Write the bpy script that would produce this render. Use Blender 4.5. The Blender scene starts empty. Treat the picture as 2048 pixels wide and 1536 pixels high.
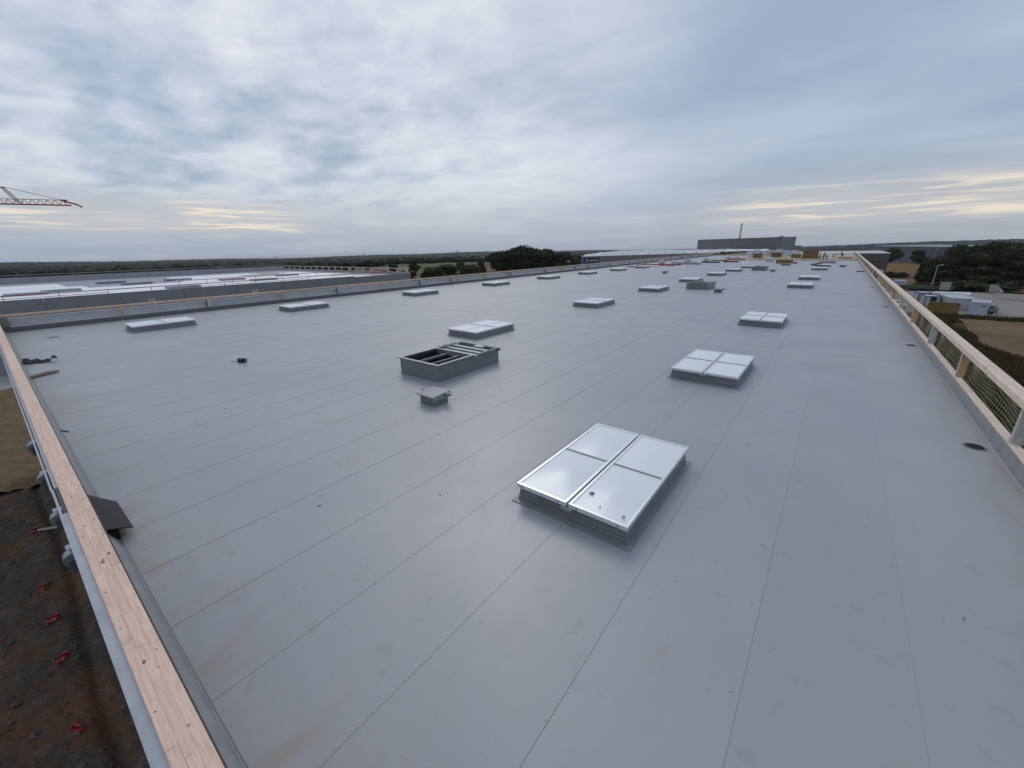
import bpy, bmesh, math, random
import numpy as np
from mathutils import Vector, Matrix, noise
random.seed(7); rng = np.random.default_rng(7)
S = bpy.context.scene
COL = S.collection
pi = math.pi
# ---------------------------------------------------------------- camera
YAW, PIT, ROL, FPX = 0.665609390, 0.324461585, -0.0197629362, 808.1625
CAMZ = 4.2
f_ = Vector((-math.sin(YAW)*math.cos(PIT), math.cos(YAW)*math.cos(PIT), -math.sin(PIT)))
r0 = Vector((math.cos(YAW), math.sin(YAW), 0)); u0 = r0.cross(f_)
r_ = math.cos(ROL)*r0 + math.sin(ROL)*u0; u_ = -math.sin(ROL)*r0 + math.cos(ROL)*u0
cd = bpy.data.cameras.new("camera"); cam = bpy.data.objects.new("camera", cd); COL.objects.link(cam)
cam.matrix_world = Matrix(((r_.x, u_.x, -f_.x, 0), (r_.y, u_.y, -f_.y, 0), (r_.z, u_.z, -f_.z, CAMZ), (0, 0, 0, 1)))
cd.sensor_width = 36; cd.lens = FPX/2048*36; cd.clip_start = 0.1; cd.clip_end = 30000
S.camera = cam
# ---------------------------------------------------------------- view / world / sun
S.view_settings.view_transform = 'Standard'; S.view_settings.look = 'None'
S.view_settings.exposure = 0.0; S.view_settings.gamma = 1.0; S.view_settings.use_curve_mapping = False
SUN_EL, SUN_AZ = math.radians(42), math.radians(-44)      # azimuth from +Y towards +X
W = bpy.data.worlds.new("World"); S.world = W; W.use_nodes = True
nt = W.node_tree; N = nt.nodes; L = nt.links; N.clear()
def nd(t, **k):
    n = N.new(t)
    for a, b in k.items(): setattr(n, a, b)
    return n
def mth(op, a, b=None, c=None, clamp=False):
    n = nd('ShaderNodeMath', operation=op); n.use_clamp = clamp
    for i, v in enumerate((a, b, c)):
        if v is None: continue
        if isinstance(v, (int, float)): n.inputs[i].default_value = v
        else: L.new(v, n.inputs[i])
    return n.outputs[0]
def ramp(x, a, b, lo=0.0, hi=1.0):
    n = nd('ShaderNodeMapRange', interpolation_type='SMOOTHSTEP')
    L.new(x, n.inputs[0]); n.inputs[1].default_value = a; n.inputs[2].default_value = b
    n.inputs[3].default_value = lo; n.inputs[4].default_value = hi
    return n.outputs[0]
def mixc(f, a, b):
    n = nd('ShaderNodeMix', data_type='RGBA')
    if isinstance(f, (int, float)): n.inputs[0].default_value = f
    else: L.new(f, n.inputs[0])
    for i, v in ((6, a), (7, b)):
        if isinstance(v, tuple): n.inputs[i].default_value = (*v, 1)
        else: L.new(v, n.inputs[i])
    return n.outputs[2]
def noi(vec, scale, detail=5, rough=.55, dist=0.0):
    n = nd('ShaderNodeTexNoise'); n.inputs['Scale'].default_value = scale; n.inputs['Detail'].default_value = detail
    n.inputs['Roughness'].default_value = rough; n.inputs['Distortion'].default_value = dist
    L.new(vec, n.inputs['Vector']); return n.outputs['Fac']
def mapp(vec, loc=(0, 0, 0), rot=(0, 0, 0), sc=(1, 1, 1)):
    n = nd('ShaderNodeMapping'); L.new(vec, n.inputs['Vector'])
    n.inputs['Location'].default_value = loc; n.inputs['Rotation'].default_value = rot; n.inputs['Scale'].default_value = sc
    return n.outputs[0]
sky = nd('ShaderNodeTexSky'); sky.sky_type = 'NISHITA'; sky.sun_disc = False
sky.sun_elevation = SUN_EL; sky.sun_rotation = SUN_AZ; sky.air_density = 1.2; sky.dust_density = 2
tc = nd('ShaderNodeTexCoord'); dirv = tc.outputs['Generated']
sep = nd('ShaderNodeSeparateXYZ'); L.new(dirv, sep.inputs[0])
X, Y, Z = sep.outputs
def blob(az, el, w0, w1):
    a, e = math.radians(az), math.radians(el)
    v = nd('ShaderNodeVectorMath', operation='DOT_PRODUCT'); L.new(dirv, v.inputs[0])
    v.inputs[1].default_value = (math.sin(a)*math.cos(e), math.cos(a)*math.cos(e), math.sin(e))
    return ramp(v.outputs['Value'], math.cos(math.radians(w1)), math.cos(math.radians(w0)))
zc = mth('MAXIMUM', Z, 0.0); zd = mth('ADD', zc, 0.16)
cmb = nd('ShaderNodeCombineXYZ'); L.new(mth('DIVIDE', X, zd), cmb.inputs[0]); L.new(mth('DIVIDE', Y, zd), cmb.inputs[1])
P = cmb.outputs[0]
# big layer structure + fine streaks
big = noi(mapp(P, loc=(3.1, 2.7, 0), rot=(0, 0, math.radians(-35)), sc=(.6, 1.0, 1)), 0.8, 3, .5, .25)
mid = noi(mapp(P, loc=(-2.3, 5.2, 2), rot=(0, 0, math.radians(-88)), sc=(.75, 1.15, 1)), 2.2, 6, .58, .3)
fine = noi(mapp(P, loc=(1.3, -4.2, 5), rot=(0, 0, math.radians(-95)), sc=(.85, 1.1, 1)), 4.6, 5, .55, .35)
leftness = blob(-80, 28, 10, 62)
ripple = mth('MULTIPLY', mth('SUBTRACT', fine, .5), mth('ADD', mth('MULTIPLY', leftness, .75), .07))
v = mth('ADD', mth('ADD', mth('MULTIPLY', mth('SUBTRACT', big, .5), .9), mth('MULTIPLY', mth('SUBTRACT', mid, .5), mth('ADD', mth('MULTIPLY', leftness, 1.0), .28))), ripple)
glow = blob(-45, 26, 0, 34)                      # thinner cloud in front of the hidden sun
v = mth('ADD', v, mth('MULTIPLY', glow, .30))
v = mth('ADD', v, mth('MULTIPLY', leftness, .05))
dark = blob(-6, 24, 0, 34)
v = mth('SUBTRACT', v, mth('MULTIPLY', dark, .19))
t = mth('ADD', v, .475, clamp=True)
cr = nd('ShaderNodeValToRGB'); L.new(t, cr.inputs[0])
el = cr.color_ramp.elements
el[0].position = 0.0; el[0].color = (.27, .345, .455, 1)
el[1].position = 1.0; el[1].color = (.80, .82, .88, 1)
for p_, c_ in ((.28, (.36, .44, .575)), (.52, (.50, .575, .705)), (.75, (.67, .715, .80))):
    e = el.new(p_); e.color = (*c_, 1)
cloud = cr.outputs[0]
# bank of flat grey-blue cloud close to the horizon
hor = ramp(Z, .02, .17, 1, 0)
hn = noi(mapp(dirv, sc=(2.2, 2.2, 22)), 2.0, 6, .6, .3)
azr = ramp(X, -.6, .1)
horc = mixc(azr, (.39, .475, .57), (.42, .45, .50))
horc = mixc(mth('MULTIPLY', ramp(hn, .42, .68), .55), horc, (.55, .61, .68))
cloud = mixc(mth('MULTIPLY', hor, .85), cloud, horc)
# warm slits where the low sun reaches through
wn = noi(mapp(dirv, loc=(.4, .2, 0.3), sc=(1.8, 1.8, 34)), 2.6, 6, .6, .5)
wband = mth('MULTIPLY', ramp(Z, .025, .045), ramp(Z, .115, .075))
wmask = mth('MULTIPLY', wband, mth('MAXIMUM', mth('MAXIMUM', blob(-76, 3.6, 4, 17), mth('MULTIPLY', blob(3, 4.2, 5, 19), .9)), mth('MULTIPLY', blob(130, 4, 10, 50), .8)))
wm = mth('MULTIPLY', wmask, ramp(wn, .46, .64))
cloud = mixc(mth('MULTIPLY', wmask, .45), cloud, (.63, .60, .58))
cloud = mixc(wm, cloud, (.95, .84, .68))
# below the horizon: dull ground tone (only seen in reflections)
cloud = mixc(ramp(Z, -.02, 0.0, 1, 0), cloud, (.20, .20, .19))
sc10 = nd('ShaderNodeVectorMath', operation='SCALE'); L.new(cloud, sc10.inputs[0]); sc10.inputs['Scale'].default_value = 10.0
fin = mixc(.94, sky.outputs[0], sc10.outputs[0])
bg = nd('ShaderNodeBackground'); L.new(fin, bg.inputs[0]); bg.inputs[1].default_value = 0.10
wo = nd('ShaderNodeOutputWorld'); L.new(bg.outputs[0], wo.inputs[0])
sd = bpy.data.lights.new("sun", 'SUN'); sd.energy = 0.7; sd.angle = math.radians(28); sd.color = (1, .93, .84)
sun = bpy.data.objects.new("sun", sd); COL.objects.link(sun)
sv = Vector((math.sin(SUN_AZ)*math.cos(SUN_EL), math.cos(SUN_AZ)*math.cos(SUN_EL), math.sin(SUN_EL)))
sun.rotation_euler = sv.to_track_quat('Z', 'Y').to_euler(); sun.location = (0, 0, 60)

# ---------------------------------------------------------------- materials
MATS = {}
def mat(name, col, rough=.6, var=None, bump=None, metal=0.0, rand=0.0, spec=.5, col2=None, stretch=(1, 1, 1), extra=None, rvar=0.0):
    """col: base; var=(scale, amount) mixes towards col2 (or darker); bump=(scale,strength,distance)"""
    if name in MATS: return MATS[name]
    m = bpy.data.materials.new(name); m.use_nodes = True
    t = m.node_tree; n = t.nodes; l = t.links
    b = n['Principled BSDF']; b.inputs['Roughness'].default_value = rough; b.inputs['Metallic'].default_value = metal
    b.inputs['Specular IOR Level'].default_value = spec
    tcn = n.new('ShaderNodeTexCoord'); mp = n.new('ShaderNodeMapping'); l.new(tcn.outputs['Object'], mp.inputs[0]); mp.inputs['Scale'].default_value = stretch
    vec = mp.outputs[0]
    if rand:
        oi = n.new('ShaderNodeObjectInfo'); ad = n.new('ShaderNodeVectorMath'); ad.operation = 'MULTIPLY_ADD'
        l.new(oi.outputs['Random'], ad.inputs[0]); ad.inputs[1].default_value = (37, 53, 71); l.new(vec, ad.inputs[2]); vec = ad.outputs[0] if False else vec
    def mix(f, a, bb):
        x = n.new('ShaderNodeMix'); x.data_type = 'RGBA'
        if isinstance(f, float): x.inputs[0].default_value = f
        else: l.new(f, x.inputs[0])
        for i, q in ((6, a), (7, bb)):
            if isinstance(q, tuple): x.inputs[i].default_value = (*q, 1)
            else: l.new(q, x.inputs[i])
        return x.outputs[2]
    def nz(scale, detail=6, r=.6, d=0., vv=None):
        x = n.new('ShaderNodeTexNoise'); x.inputs['Scale'].default_value = scale; x.inputs['Detail'].default_value = detail
        x.inputs['Roughness'].default_value = r; x.inputs['Distortion'].default_value = d
        l.new(vv or vec, x.inputs['Vector']); return x.outputs['Fac']
    def mr(x, a, bb, lo=0., hi=1.):
        y = n.new('ShaderNodeMapRange'); y.interpolation_type = 'SMOOTHSTEP'; l.new(x, y.inputs[0])
        for i, q in enumerate((a, bb, lo, hi)): y.inputs[i+1].default_value = q
        return y.outputs[0]
    c = col
    if var:
        c2 = col2 or tuple(k*.6 for k in col)
        f = mr(nz(var[0]), .35, .68, 0, var[1]); c = mix(f, col, c2)
    if rand:
        hs = n.new('ShaderNodeHueSaturation'); 
        if isinstance(c, tuple): hs.inputs['Color'].default_value = (*c, 1)
        else: l.new(c, hs.inputs['Color'])
        oi = n.new('ShaderNodeObjectInfo'); y = n.new('ShaderNodeMapRange'); l.new(oi.outputs['Random'], y.inputs[0])
        y.inputs[3].default_value = 1-rand; y.inputs[4].default_value = 1+rand; l.new(y.outputs[0], hs.inputs['Value']); c = hs.outputs[0]
    if extra: c = extra(dict(n=n, l=l, mix=mix, nz=nz, mr=mr, vec=vec, tc=tcn, b=b), c)
    if isinstance(c, tuple): b.inputs['Base Color'].default_value = (*c, 1)
    else: l.new(c, b.inputs['Base Color'])
    if rvar: l.new(mr(nz(2.3), .3, .7, rough-rvar, rough+rvar), b.inputs['Roughness'])
    if bump:
        bn = n.new('ShaderNodeBump'); bn.inputs['Strength'].default_value = bump[1]
        bn.inputs['Distance'].default_value = bump[2] if len(bump) > 2 else .01
        l.new(nz(bump[0], 8), bn.inputs['Height']); l.new(bn.outputs[0], b.inputs['Normal'])
    MATS[name] = m; return m

def membrane_extra(k, c):
    n, l, mix, nz, mr = k['n'], k['l'], k['mix'], k['nz'], k['mr']
    sp = n.new('ShaderNodeSeparateXYZ'); l.new(k['tc'].outputs['Object'], sp.inputs[0])
    # faint damp blotches, bluish and mauve
    c = mix(mr(nz(.22, 3, .5), .40, .66, 0, .40), c, (.268, .288, .318))
    c = mix(mr(nz(.55, 4, .55, .5), .50, .72, 0, .30), c, (.302, .286, .312))
    # foot-scuff smudges
    c = mix(mr(nz(2.6, 3, .5), .63, .75, 0, .42), c, (.225, .23, .225))
    c = mix(mr(nz(6.5, 3, .5, 1.0), .67, .74, 0, .30), c, (.20, .205, .205))
    c = mix(mr(nz(9.0, 2, .5), .72, .78, 0, .55), c, (.18, .17, .15))
    c = mix(mr(nz(1.1, 7, .7, 2.0), .48, .515, 0, .0)*1 if False else mr(nz(1.4, 6, .7, 1.5), .56, .70, 0, .22), c, (.235, .245, .25))
    # trodden site dust near the edges
    e1 = mr(sp.outputs[1], .35, 1.7, 1, 0); e2 = mr(sp.outputs[0], -37.5, -33.5, 1, 0); e3 = mr(sp.outputs[0], 2.2, 3.4)
    mx = n.new('ShaderNodeMath'); mx.operation = 'MAXIMUM'; l.new(e1, mx.inputs[0]); l.new(e2, mx.inputs[1])
    mx2 = n.new('ShaderNodeMath'); mx2.operation = 'MAXIMUM'; l.new(mx.outputs[0], mx2.inputs[0]); l.new(e3, mx2.inputs[1])
    sm = n.new('ShaderNodeMapping'); l.new(k['tc'].outputs['Object'], sm.inputs[0]); sm.inputs['Scale'].default_value = (1.3, .5, 1)
    d = mr(nz(1.5, 6, .65, .6, sm.outputs[0]), .44, .70)
    mu = n.new('ShaderNodeMath'); mu.operation = 'MULTIPLY'; l.new(d, mu.inputs[0]); l.new(mx2.outputs[0], mu.inputs[1])
    mu2 = n.new('ShaderNodeMath'); mu2.operation = 'MULTIPLY'; l.new(mu.outputs[0], mu2.inputs[0]); mu2.inputs[1].default_value = .62
    c = mix(mu2.outputs[0], c, (.30, .245, .18))
    c = mix(mr(nz(.9, 5, .6, 1.2), .63, .74, 0, .42), c, (.33, .295, .235))
    c = mix(mr(nz(3.7, 2, .5), .75, .79, 0, .5), c, (.36, .25, .14))
    rr = mr(nz(.35, 4, .6), .3, .7, .33, .46)
    l.new(rr, k['b'].inputs['Roughness'])
    return c
M_MEM = mat('grey_membrane', (.335, .341, .362), .38, rand=.02, bump=(1.1, .35, .02), extra=membrane_extra, spec=.5)
M_MEMD = mat('membrane_upstand', (.265, .275, .295), .45, var=(3, .4), bump=(3.5, .5, .02), spec=.45)
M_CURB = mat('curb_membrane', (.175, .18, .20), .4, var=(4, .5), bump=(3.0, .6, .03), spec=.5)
M_GAP = mat('seam_shadow', (.17, .175, .185), .6)
M_ALU = mat('aluminium_frame', (.78, .80, .82), .34, var=(9, .2), metal=.6)
M_ALUD = mat('dull_aluminium', (.36, .37, .39), .42, var=(9, .5), metal=.6)
M_PANE = mat('opal_pane', (.74, .79, .82), .22, var=(1.1, .5), col2=(.80, .81, .82), bump=(1.3, .12, .02), spec=.6, rand=.03)
M_DIV = mat('pane_divider', (.34, .30, .30), .5)
M_BLACK = mat('black_plastic', (.010, .010, .011), .75, bump=(14, .4, .01), spec=.3)
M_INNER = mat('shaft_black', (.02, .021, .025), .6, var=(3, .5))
def wood_extra(k, c):
    n, l, mix, nz, mr = k['n'], k['l'], k['mix'], k['nz'], k['mr']
    mp = n.new('ShaderNodeMapping'); l.new(k['tc'].outputs['Object'], mp.inputs[0]); mp.inputs['Scale'].default_value = k.get('gs', (1.5, 26, 26))
    c = mix(mr(nz(2.2, 5, .6, .8, mp.outputs[0]), .42, .62, 0, .55), c, (.56, .35, .24))
    mk = n.new('ShaderNodeMapping'); l.new(k['tc'].outputs['Object'], mk.inputs[0]); mk.inputs['Scale'].default_value = (.55, 1, 1) if k.get('gs', (1, 2, 2))[0] < 5 else (1, .55, 1)
    c = mix(mr(nz(13, 1, .4, .0, mk.outputs[0]), .735, .775, 0, .85), c, (.16, .075, .04))
    c = mix(mr(nz(1.3, 5, .7), .58, .76, 0, .6), c, (.33, .26, .21))
    c = mix(mr(nz(.8, 4, .65, .5), .66, .74, 0, .7), c, (.17, .14, .12))
    return c
M_WOODX = mat('spruce_along_x', (.74, .535, .42), .62, rand=.07, bump=(60, .35, .004), extra=lambda k, c: wood_extra({**k, 'gs': (1.5, 26, 26)}, c))
M_WOODY = mat('spruce_along_y', (.70, .60, .50), .62, rand=.07, bump=(60, .35, .004), extra=lambda k, c: wood_extra({**k, 'gs': (26, 1.5, 26)}, c))
M_WOODG = mat('weathered_grey_board', (.52, .51, .47), .75, var=(6, .6), rand=.12, stretch=(4, 4, 1), bump=(20, .4, .005))
M_WOODO = mat('orange_board', (.66, .38, .18), .65, var=(5, .5), rand=.14, stretch=(4, 4, 1), bump=(20, .4, .005))
M_PLY = mat('dirty_ply_edge', (.10, .075, .055), .8, var=(20, .6))
M_FLASH = mat('pale_flashing', (.56, .59, .63), .34, var=(4, .35), metal=.35, bump=(3, .12, .01))
M_FLASHD = mat('dark_flashing', (.12, .13, .145), .4, var=(4, .35), metal=.3)
M_RIB = mat('ribbed_panel', (.56, .59, .63), .45, var=(1.3, .35), metal=.0, rand=.05)
M_DARKWALL = mat('anthracite_cladding', (.23, .23, .245), .55, var=(.6, .3), rand=.03)
M_GREYWALL = mat('grey_cladding', (.195, .188, .19), .55, var=(.3, .25))
M_WHITEROOF = mat('white_membrane', (.80, .82, .86), .5, var=(.25, .2), col2=(.62, .64, .68))
M_GREYROOF = mat('grey_neighbour_roof', (.26, .28, .31), .5, var=(.4, .4))
M_RED = mat('red_paint', (.30, .02, .012), .5, var=(10, .4))
M_REDTAPE = mat('red_tape', (.45, .06, .05), .6)
M_STEEL = mat('dark_steel', (.055, .055, .055), .6)
M_WHITE = mat('white_plastic', (.72, .73, .75), .5, var=(4, .3))
M_CONC = mat('concrete', (.34, .335, .32), .85, var=(1.2, .5), bump=(6, .4, .02))
M_NET = mat('net_cord', (.42, .39, .28), .8)
M_TAN = mat('insulation_tan', (.42, .33, .20), .85, var=(.8, .7), rand=.2)
M_BROWN = mat('wool_brown', (.21, .14, .06), .9, var=(2.2, .7), rand=.15)
M_OLIVE = mat('olive_board', (.18, .15, .08), .9, var=(2, .5))
M_WRAP = mat('white_wrap', (.60, .62, .65), .35, var=(3, .6), col2=(.35, .38, .42), rand=.08, bump=(4, .6, .04))
M_LILAC = mat('lilac_board', (.42, .39, .50), .6, var=(2, .3))
def leafy(name, col, c2):
    def ex(k, c):
        return k['mix'](k['mr'](k['nz'](.35, 4, .6), .4, .62, 0, .8), c, c2)
    m = mat(name, col, .75, rand=.16, extra=ex, spec=.15); return m
M_LEAF = leafy('dark_foliage', (.020, .028, .010), (.055, .060, .022))
M_LEAF2 = leafy('green_foliage', (.036, .047, .018), (.060, .066, .026))
M_FAR = leafy('far_foliage', (.014, .018, .010), (.028, .030, .018))
M_BARK = mat('bark', (.05, .04, .03), .9)
def ground_extra(k, c):
    mix, nz, mr = k['mix'], k['nz'], k['mr']
    c = mix(mr(nz(.006, 5, .6, .5), .42, .60), c, (.17, .125, .065))
    c = mix(mr(nz(.02, 5, .6), .45, .65, 0, .7), c, (.05, .06, .03))
    return mix(mr(nz(.6, 4, .6), .4, .7, 0, .4), c, (.06, .05, .03))
M_GROUND = mat('ground', (.085, .085, .045), .95, extra=ground_extra, spec=.1)
def dirt_extra(k, c):
    mix, nz, mr = k['mix'], k['nz'], k['mr']
    c = mix(mr(nz(.35, 6, .65, .4), .42, .62, 0, .8), c, (.15, .07, .03))
    c = mix(mr(nz(1.6, 6, .7), .50, .70, 0, .8), c, (.13, .118, .10))
    c = mix(mr(nz(5.0, 4, .7), .56, .70, 0, .8), c, (.016, .013, .011))
    return mix(mr(nz(11, 2, .6), .68, .74, 0, .7), c, (.16, .145, .12))
M_DIRT = mat('wet_dirt', (.075, .058, .046), .92, extra=dirt_extra, bump=(5, .8, .12), spec=.2)
def sand_extra(k, c):
    mix, nz, mr = k['mix'], k['nz'], k['mr']
    c = mix(mr(nz(.9, 6, .65, .4), .42, .66, 0, .75), c, (.12, .078, .036))
    return mix(mr(nz(4.5, 5, .7), .58, .72, 0, .5), c, (.26, .20, .12))
M_SAND = mat('sand_bank', (.17, .118, .068), .92, extra=sand_extra, bump=(3, .8, .15), spec=.15, stretch=(1, 1.8, 1))
def field_extra(a, b):
    def ex(k, c):
        mix, nz, mr = k['mix'], k['nz'], k['mr']
        c = mix(mr(nz(.12, 5, .6, .5), .40, .64, 0, .8), c, a)
        return mix(mr(nz(.9, 5, .65), .5, .72, 0, .6), c, b)
    return ex
M_BROWNF = mat('bare_field', (.175, .122, .07), .95, extra=field_extra((.115, .072, .04), (.19, .135, .085)), bump=(1.5, .6, .1), spec=.1, stretch=(1, .5, 1))
M_RUSTF = mat('stubble_field', (.17, .10, .045), .95, extra=field_extra((.13, .075, .03), (.17, .12, .05)), spec=.1, stretch=(.4, 2.5, 1))
M_GREENF = mat('green_field', (.085, .115, .045), .95, extra=field_extra((.075, .095, .04), (.10, .11, .05)), spec=.1)
M_YELLF = mat('straw_field', (.30, .23, .12), .95, spec=.1)
M_SCRUB = mat('scrub', (.075, .06, .028), .95, rand=.1, extra=lambda k, c: k['mix'](k['mr'](k['nz'](.8, 5, .65), .4, .65), c, (.13, .095, .045)), spec=.1)
M_YARD = mat('yard_surface', (.25, .235, .21), .9, var=(.15, .5), col2=(.19, .175, .15), spec=.3)
M_CAB = mat('cabin_white', (.50, .53, .56), .45, var=(.8, .3), rand=.06)
M_BLUE = mat('cabin_blue', (.05, .07, .19), .45)
M_NAVY = mat('navy_cladding', (.028, .034, .06), .5, var=(.4, .3))
M_SIGN = mat('sign_navy', (.010, .010, .030), .45)
M_SIGNW = mat('sign_white', (.45, .44, .52), .5)
M_SKIN = mat('skin', (.42, .25, .18), .6)
M_DARKCL = mat('dark_clothing', (.018, .02, .03), .85)
M_YELLOW = mat('yellow_vest', (.60, .72, .08), .7)
M_GREYCL = mat('grey_clothing', (.30, .29, .30), .85)
M_CRANE = mat('crane_orange', (.45, .17, .08), .55, var=(.4, .6), col2=(.45, .36, .25))
M_CRANED = mat('crane_rust', (.34, .085, .035), .6)
M_TYRE = mat('tyre', (.015, .015, .015), .8)
M_GLASSD = mat('dark_glass', (.02, .024, .03), .08)
M_CARD = mat('black_car_paint', (.015, .018, .022), .25)
M_LORRY = mat('lorry_side', (.42, .44, .47), .5, var=(.5, .3))
M_SKIPW = mat('skip_timber', (.24, .15, .05), .8, var=(3, .6), rand=.1)
M_RENDER = mat('house_render', (.42, .39, .35), .8, rand=.25)
M_TILE = mat('house_roof', (.09, .07, .065), .8, rand=.2)

# ---------------------------------------------------------------- builders
class MB:
    def __init__(s): s.v = []; s.f = []
    def add(s, vs, fs):
        o = len(s.v); s.v += [tuple(a) for a in vs]; s.f += [tuple(i+o for i in q) for q in fs]; return s
    def box(s, x0, x1, y0, y1, z0, z1):
        return s.add([(x0, y0, z0), (x1, y0, z0), (x1, y1, z0), (x0, y1, z0), (x0, y0, z1), (x1, y0, z1), (x1, y1, z1), (x0, y1, z1)],
                     [(0, 3, 2, 1), (4, 5, 6, 7), (0, 1, 5, 4), (1, 2, 6, 5), (2, 3, 7, 6), (3, 0, 4, 7)])
    def prism(s, poly, z0, z1):
        n = len(poly)
        return s.add([(x, y, z0) for x, y in poly]+[(x, y, z1) for x, y in poly], [tuple(range(n))[::-1], tuple(range(n, 2*n))]+[(i, (i+1) % n, (i+1) % n+n, i+n) for i in range(n)])
    def tube(s, a, b, r, n=6, r2=None):
        a, b = Vector(a), Vector(b); d = b-a
        if d.length < 1e-6: return s
        q = d.to_track_quat('Z', 'Y'); r2 = r if r2 is None else r2; vs = []
        for k, (p, rr) in enumerate(((a, r), (b, r2))):
            for i in range(n):
                t = 2*pi*i/n; vs.append(p+q @ Vector((math.cos(t)*rr, math.sin(t)*rr, 0)))
        fs = [(i, (i+1) % n, (i+1) % n+n, i+n) for i in range(n)]+[tuple(range(n))[::-1], tuple(range(n, 2*n))]
        return s.add(vs, fs)
    def quad(s, *p): return s.add(p, [tuple(range(len(p)))])
    def build(s, name, m, parent=None, bevel=0, smooth=False, loc=None):
        me = bpy.data.meshes.new(name); me.from_pydata(s.v, [], s.f); me.update()
        if bevel or smooth:
            bm = bmesh.new(); bm.from_mesh(me)
            if bevel: bmesh.ops.bevel(bm, geom=bm.edges[:], offset=bevel, segments=1, affect='EDGES', profile=.5)
            if smooth:
                for f in bm.faces: f.smooth = True
            bm.to_mesh(me); bm.free()
        me.materials.append(m); return link(name, me, parent, loc)
def link(name, me, parent=None, loc=None):
    o = bpy.data.objects.new(name, me); COL.objects.link(o)
    if parent is not None: o.parent = parent
    if loc is not None: o.location = loc
    return o
def tag(o, label=None, cat=None, group=None, kind=None):
    if label: o['label'] = label
    if cat: o['category'] = cat
    if group: o['group'] = group
    if kind: o['kind'] = kind
    return o
def thing(name, label, cat, loc=(0, 0, 0), rz=0, group=None):
    o = bpy.data.objects.new(name, None); COL.objects.link(o); o.location = loc; o.rotation_euler = (0, 0, rz)
    return tag(o, label, cat, group)
def copy_tree(o, parent=None):
    c = o.copy(); COL.objects.link(c); c.parent = parent
    for ch in list(o.children): copy_tree(ch, c)
    return c
ORD = ['first', 'second', 'third', 'fourth', 'fifth', 'sixth', 'seventh', 'eighth', 'ninth', 'tenth', 'eleventh', 'twelfth']

# ---------------------------------------------------------------- terrain
GZ = -9.5
def tz(x, y):
    r = math.hypot(x, y); z = GZ-.011*max(0, r-120)
    if r > 1500:
        az = math.degrees(math.atan2(x, y)); s = min(1, (r-1500)/2200); s = s*s*(3-2*s)
        h = 15+5*math.sin(az*.13+1)+3*math.sin(az*.41)
        h += 28*math.exp(-((az-14)/9)**2) - 6*math.exp(-((az+60)/16)**2)
        z += s*h*min(1, r/3700)
    return z
vs, fs = [], []
RR = [0, 15, 40, 80, 120, 200, 320, 480, 700, 1000, 1400, 1900, 2400, 2900, 3400, 3900, 4500]
NA = 180
for r in RR:
    for i in range(NA):
        a = 2*pi*i/NA; x, y = r*math.sin(a), r*math.cos(a)
        z = tz(x, y)
        if r > 4500: z -= (r-4500)*.02
        vs.append((x, y, z))
for k in range(len(RR)-1):
    for i in range(NA): fs.append((k*NA+i, k*NA+(i+1) % NA, (k+1)*NA+(i+1) % NA, (k+1)*NA+i))
g = MB(); g.add(vs, fs); tag(g.build('ground', M_GROUND, smooth=True), kind='structure')
def sheet(name, m, poly, dz, sub=24):
    """a field or yard lying on the terrain, subdivided so that it follows the slope"""
    bm = bmesh.new(); bm.faces.new([bm.verts.new((x, y, 0)) for x, y in poly])
    ext = max(max(p[0] for p in poly)-min(p[0] for p in poly), max(p[1] for p in poly)-min(p[1] for p in poly))
    lo = (min(p[0] for p in poly), min(p[1] for p in poly)); hi = (max(p[0] for p in poly), max(p[1] for p in poly))
    st = ext/sub
    for ax in (0, 1):
        c = lo[ax]+st
        while c < hi[ax]:
            co = [0, 0, 0]; no = [0, 0, 0]; co[ax] = c; no[ax] = 1
            bmesh.ops.bisect_plane(bm, geom=bm.verts[:]+bm.edges[:]+bm.faces[:], plane_co=co, plane_no=no); c += st
    for v in bm.verts: v.co.z = tz(v.co.x, v.co.y)+dz
    bmesh.ops.recalc_face_normals(bm, faces=bm.faces[:])
    for f in bm.faces:
        if f.normal.z < 0: f.normal_flip()
    me = bpy.data.meshes.new(name); bm.to_mesh(me); bm.free(); me.materials.append(m)
    return tag(link(name, me), kind='structure')
sheet('green_field', M_GREENF, [(-326, 262), (-306, 359), (-414, 485), (-470, 430), (-410, 330)], .5)
sheet('stubble_field', M_RUSTF, [(-175, 190), (-200, 250), (-281, 330), (-300, 300), (-215, 185)], .5)
sheet('stubble_field', M_RUSTF, [(-160, 260), (-150, 330), (-302, 600), (-420, 560), (-240, 320)], .45)
sheet('straw_field', M_YELLF, [(-1406, 380), (-764, 330), (-760, 430), (-1900, 730)], 1.2)
sheet('straw_field', M_YELLF, [(-930, 190), (-700, 170), (-720, 215), (-930, 240)], 1.0)
sheet('brown_field', M_RUSTF, [(14, 236), (32, 246), (62, 505), (24, 500)], .3)
sheet('dry_bank', M_BROWNF, [(12, 178), (24, 176), (34, 238), (14, 238)], .26)
sheet('bare_field', M_BROWNF, [(14.5, 55), (19, 106), (60, 104), (62, 20), (17, 20)], .25)
sheet('yard', M_YARD, [(9, 104), (70, 103), (80, 160), (34, 168.5), (22, 167.5), (9, 160)], .22)
sheet('brown_mound_field', M_BROWNF, [(33, 180), (46, 164), (90, 158), (110, 240), (56, 244)], .35)
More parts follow.
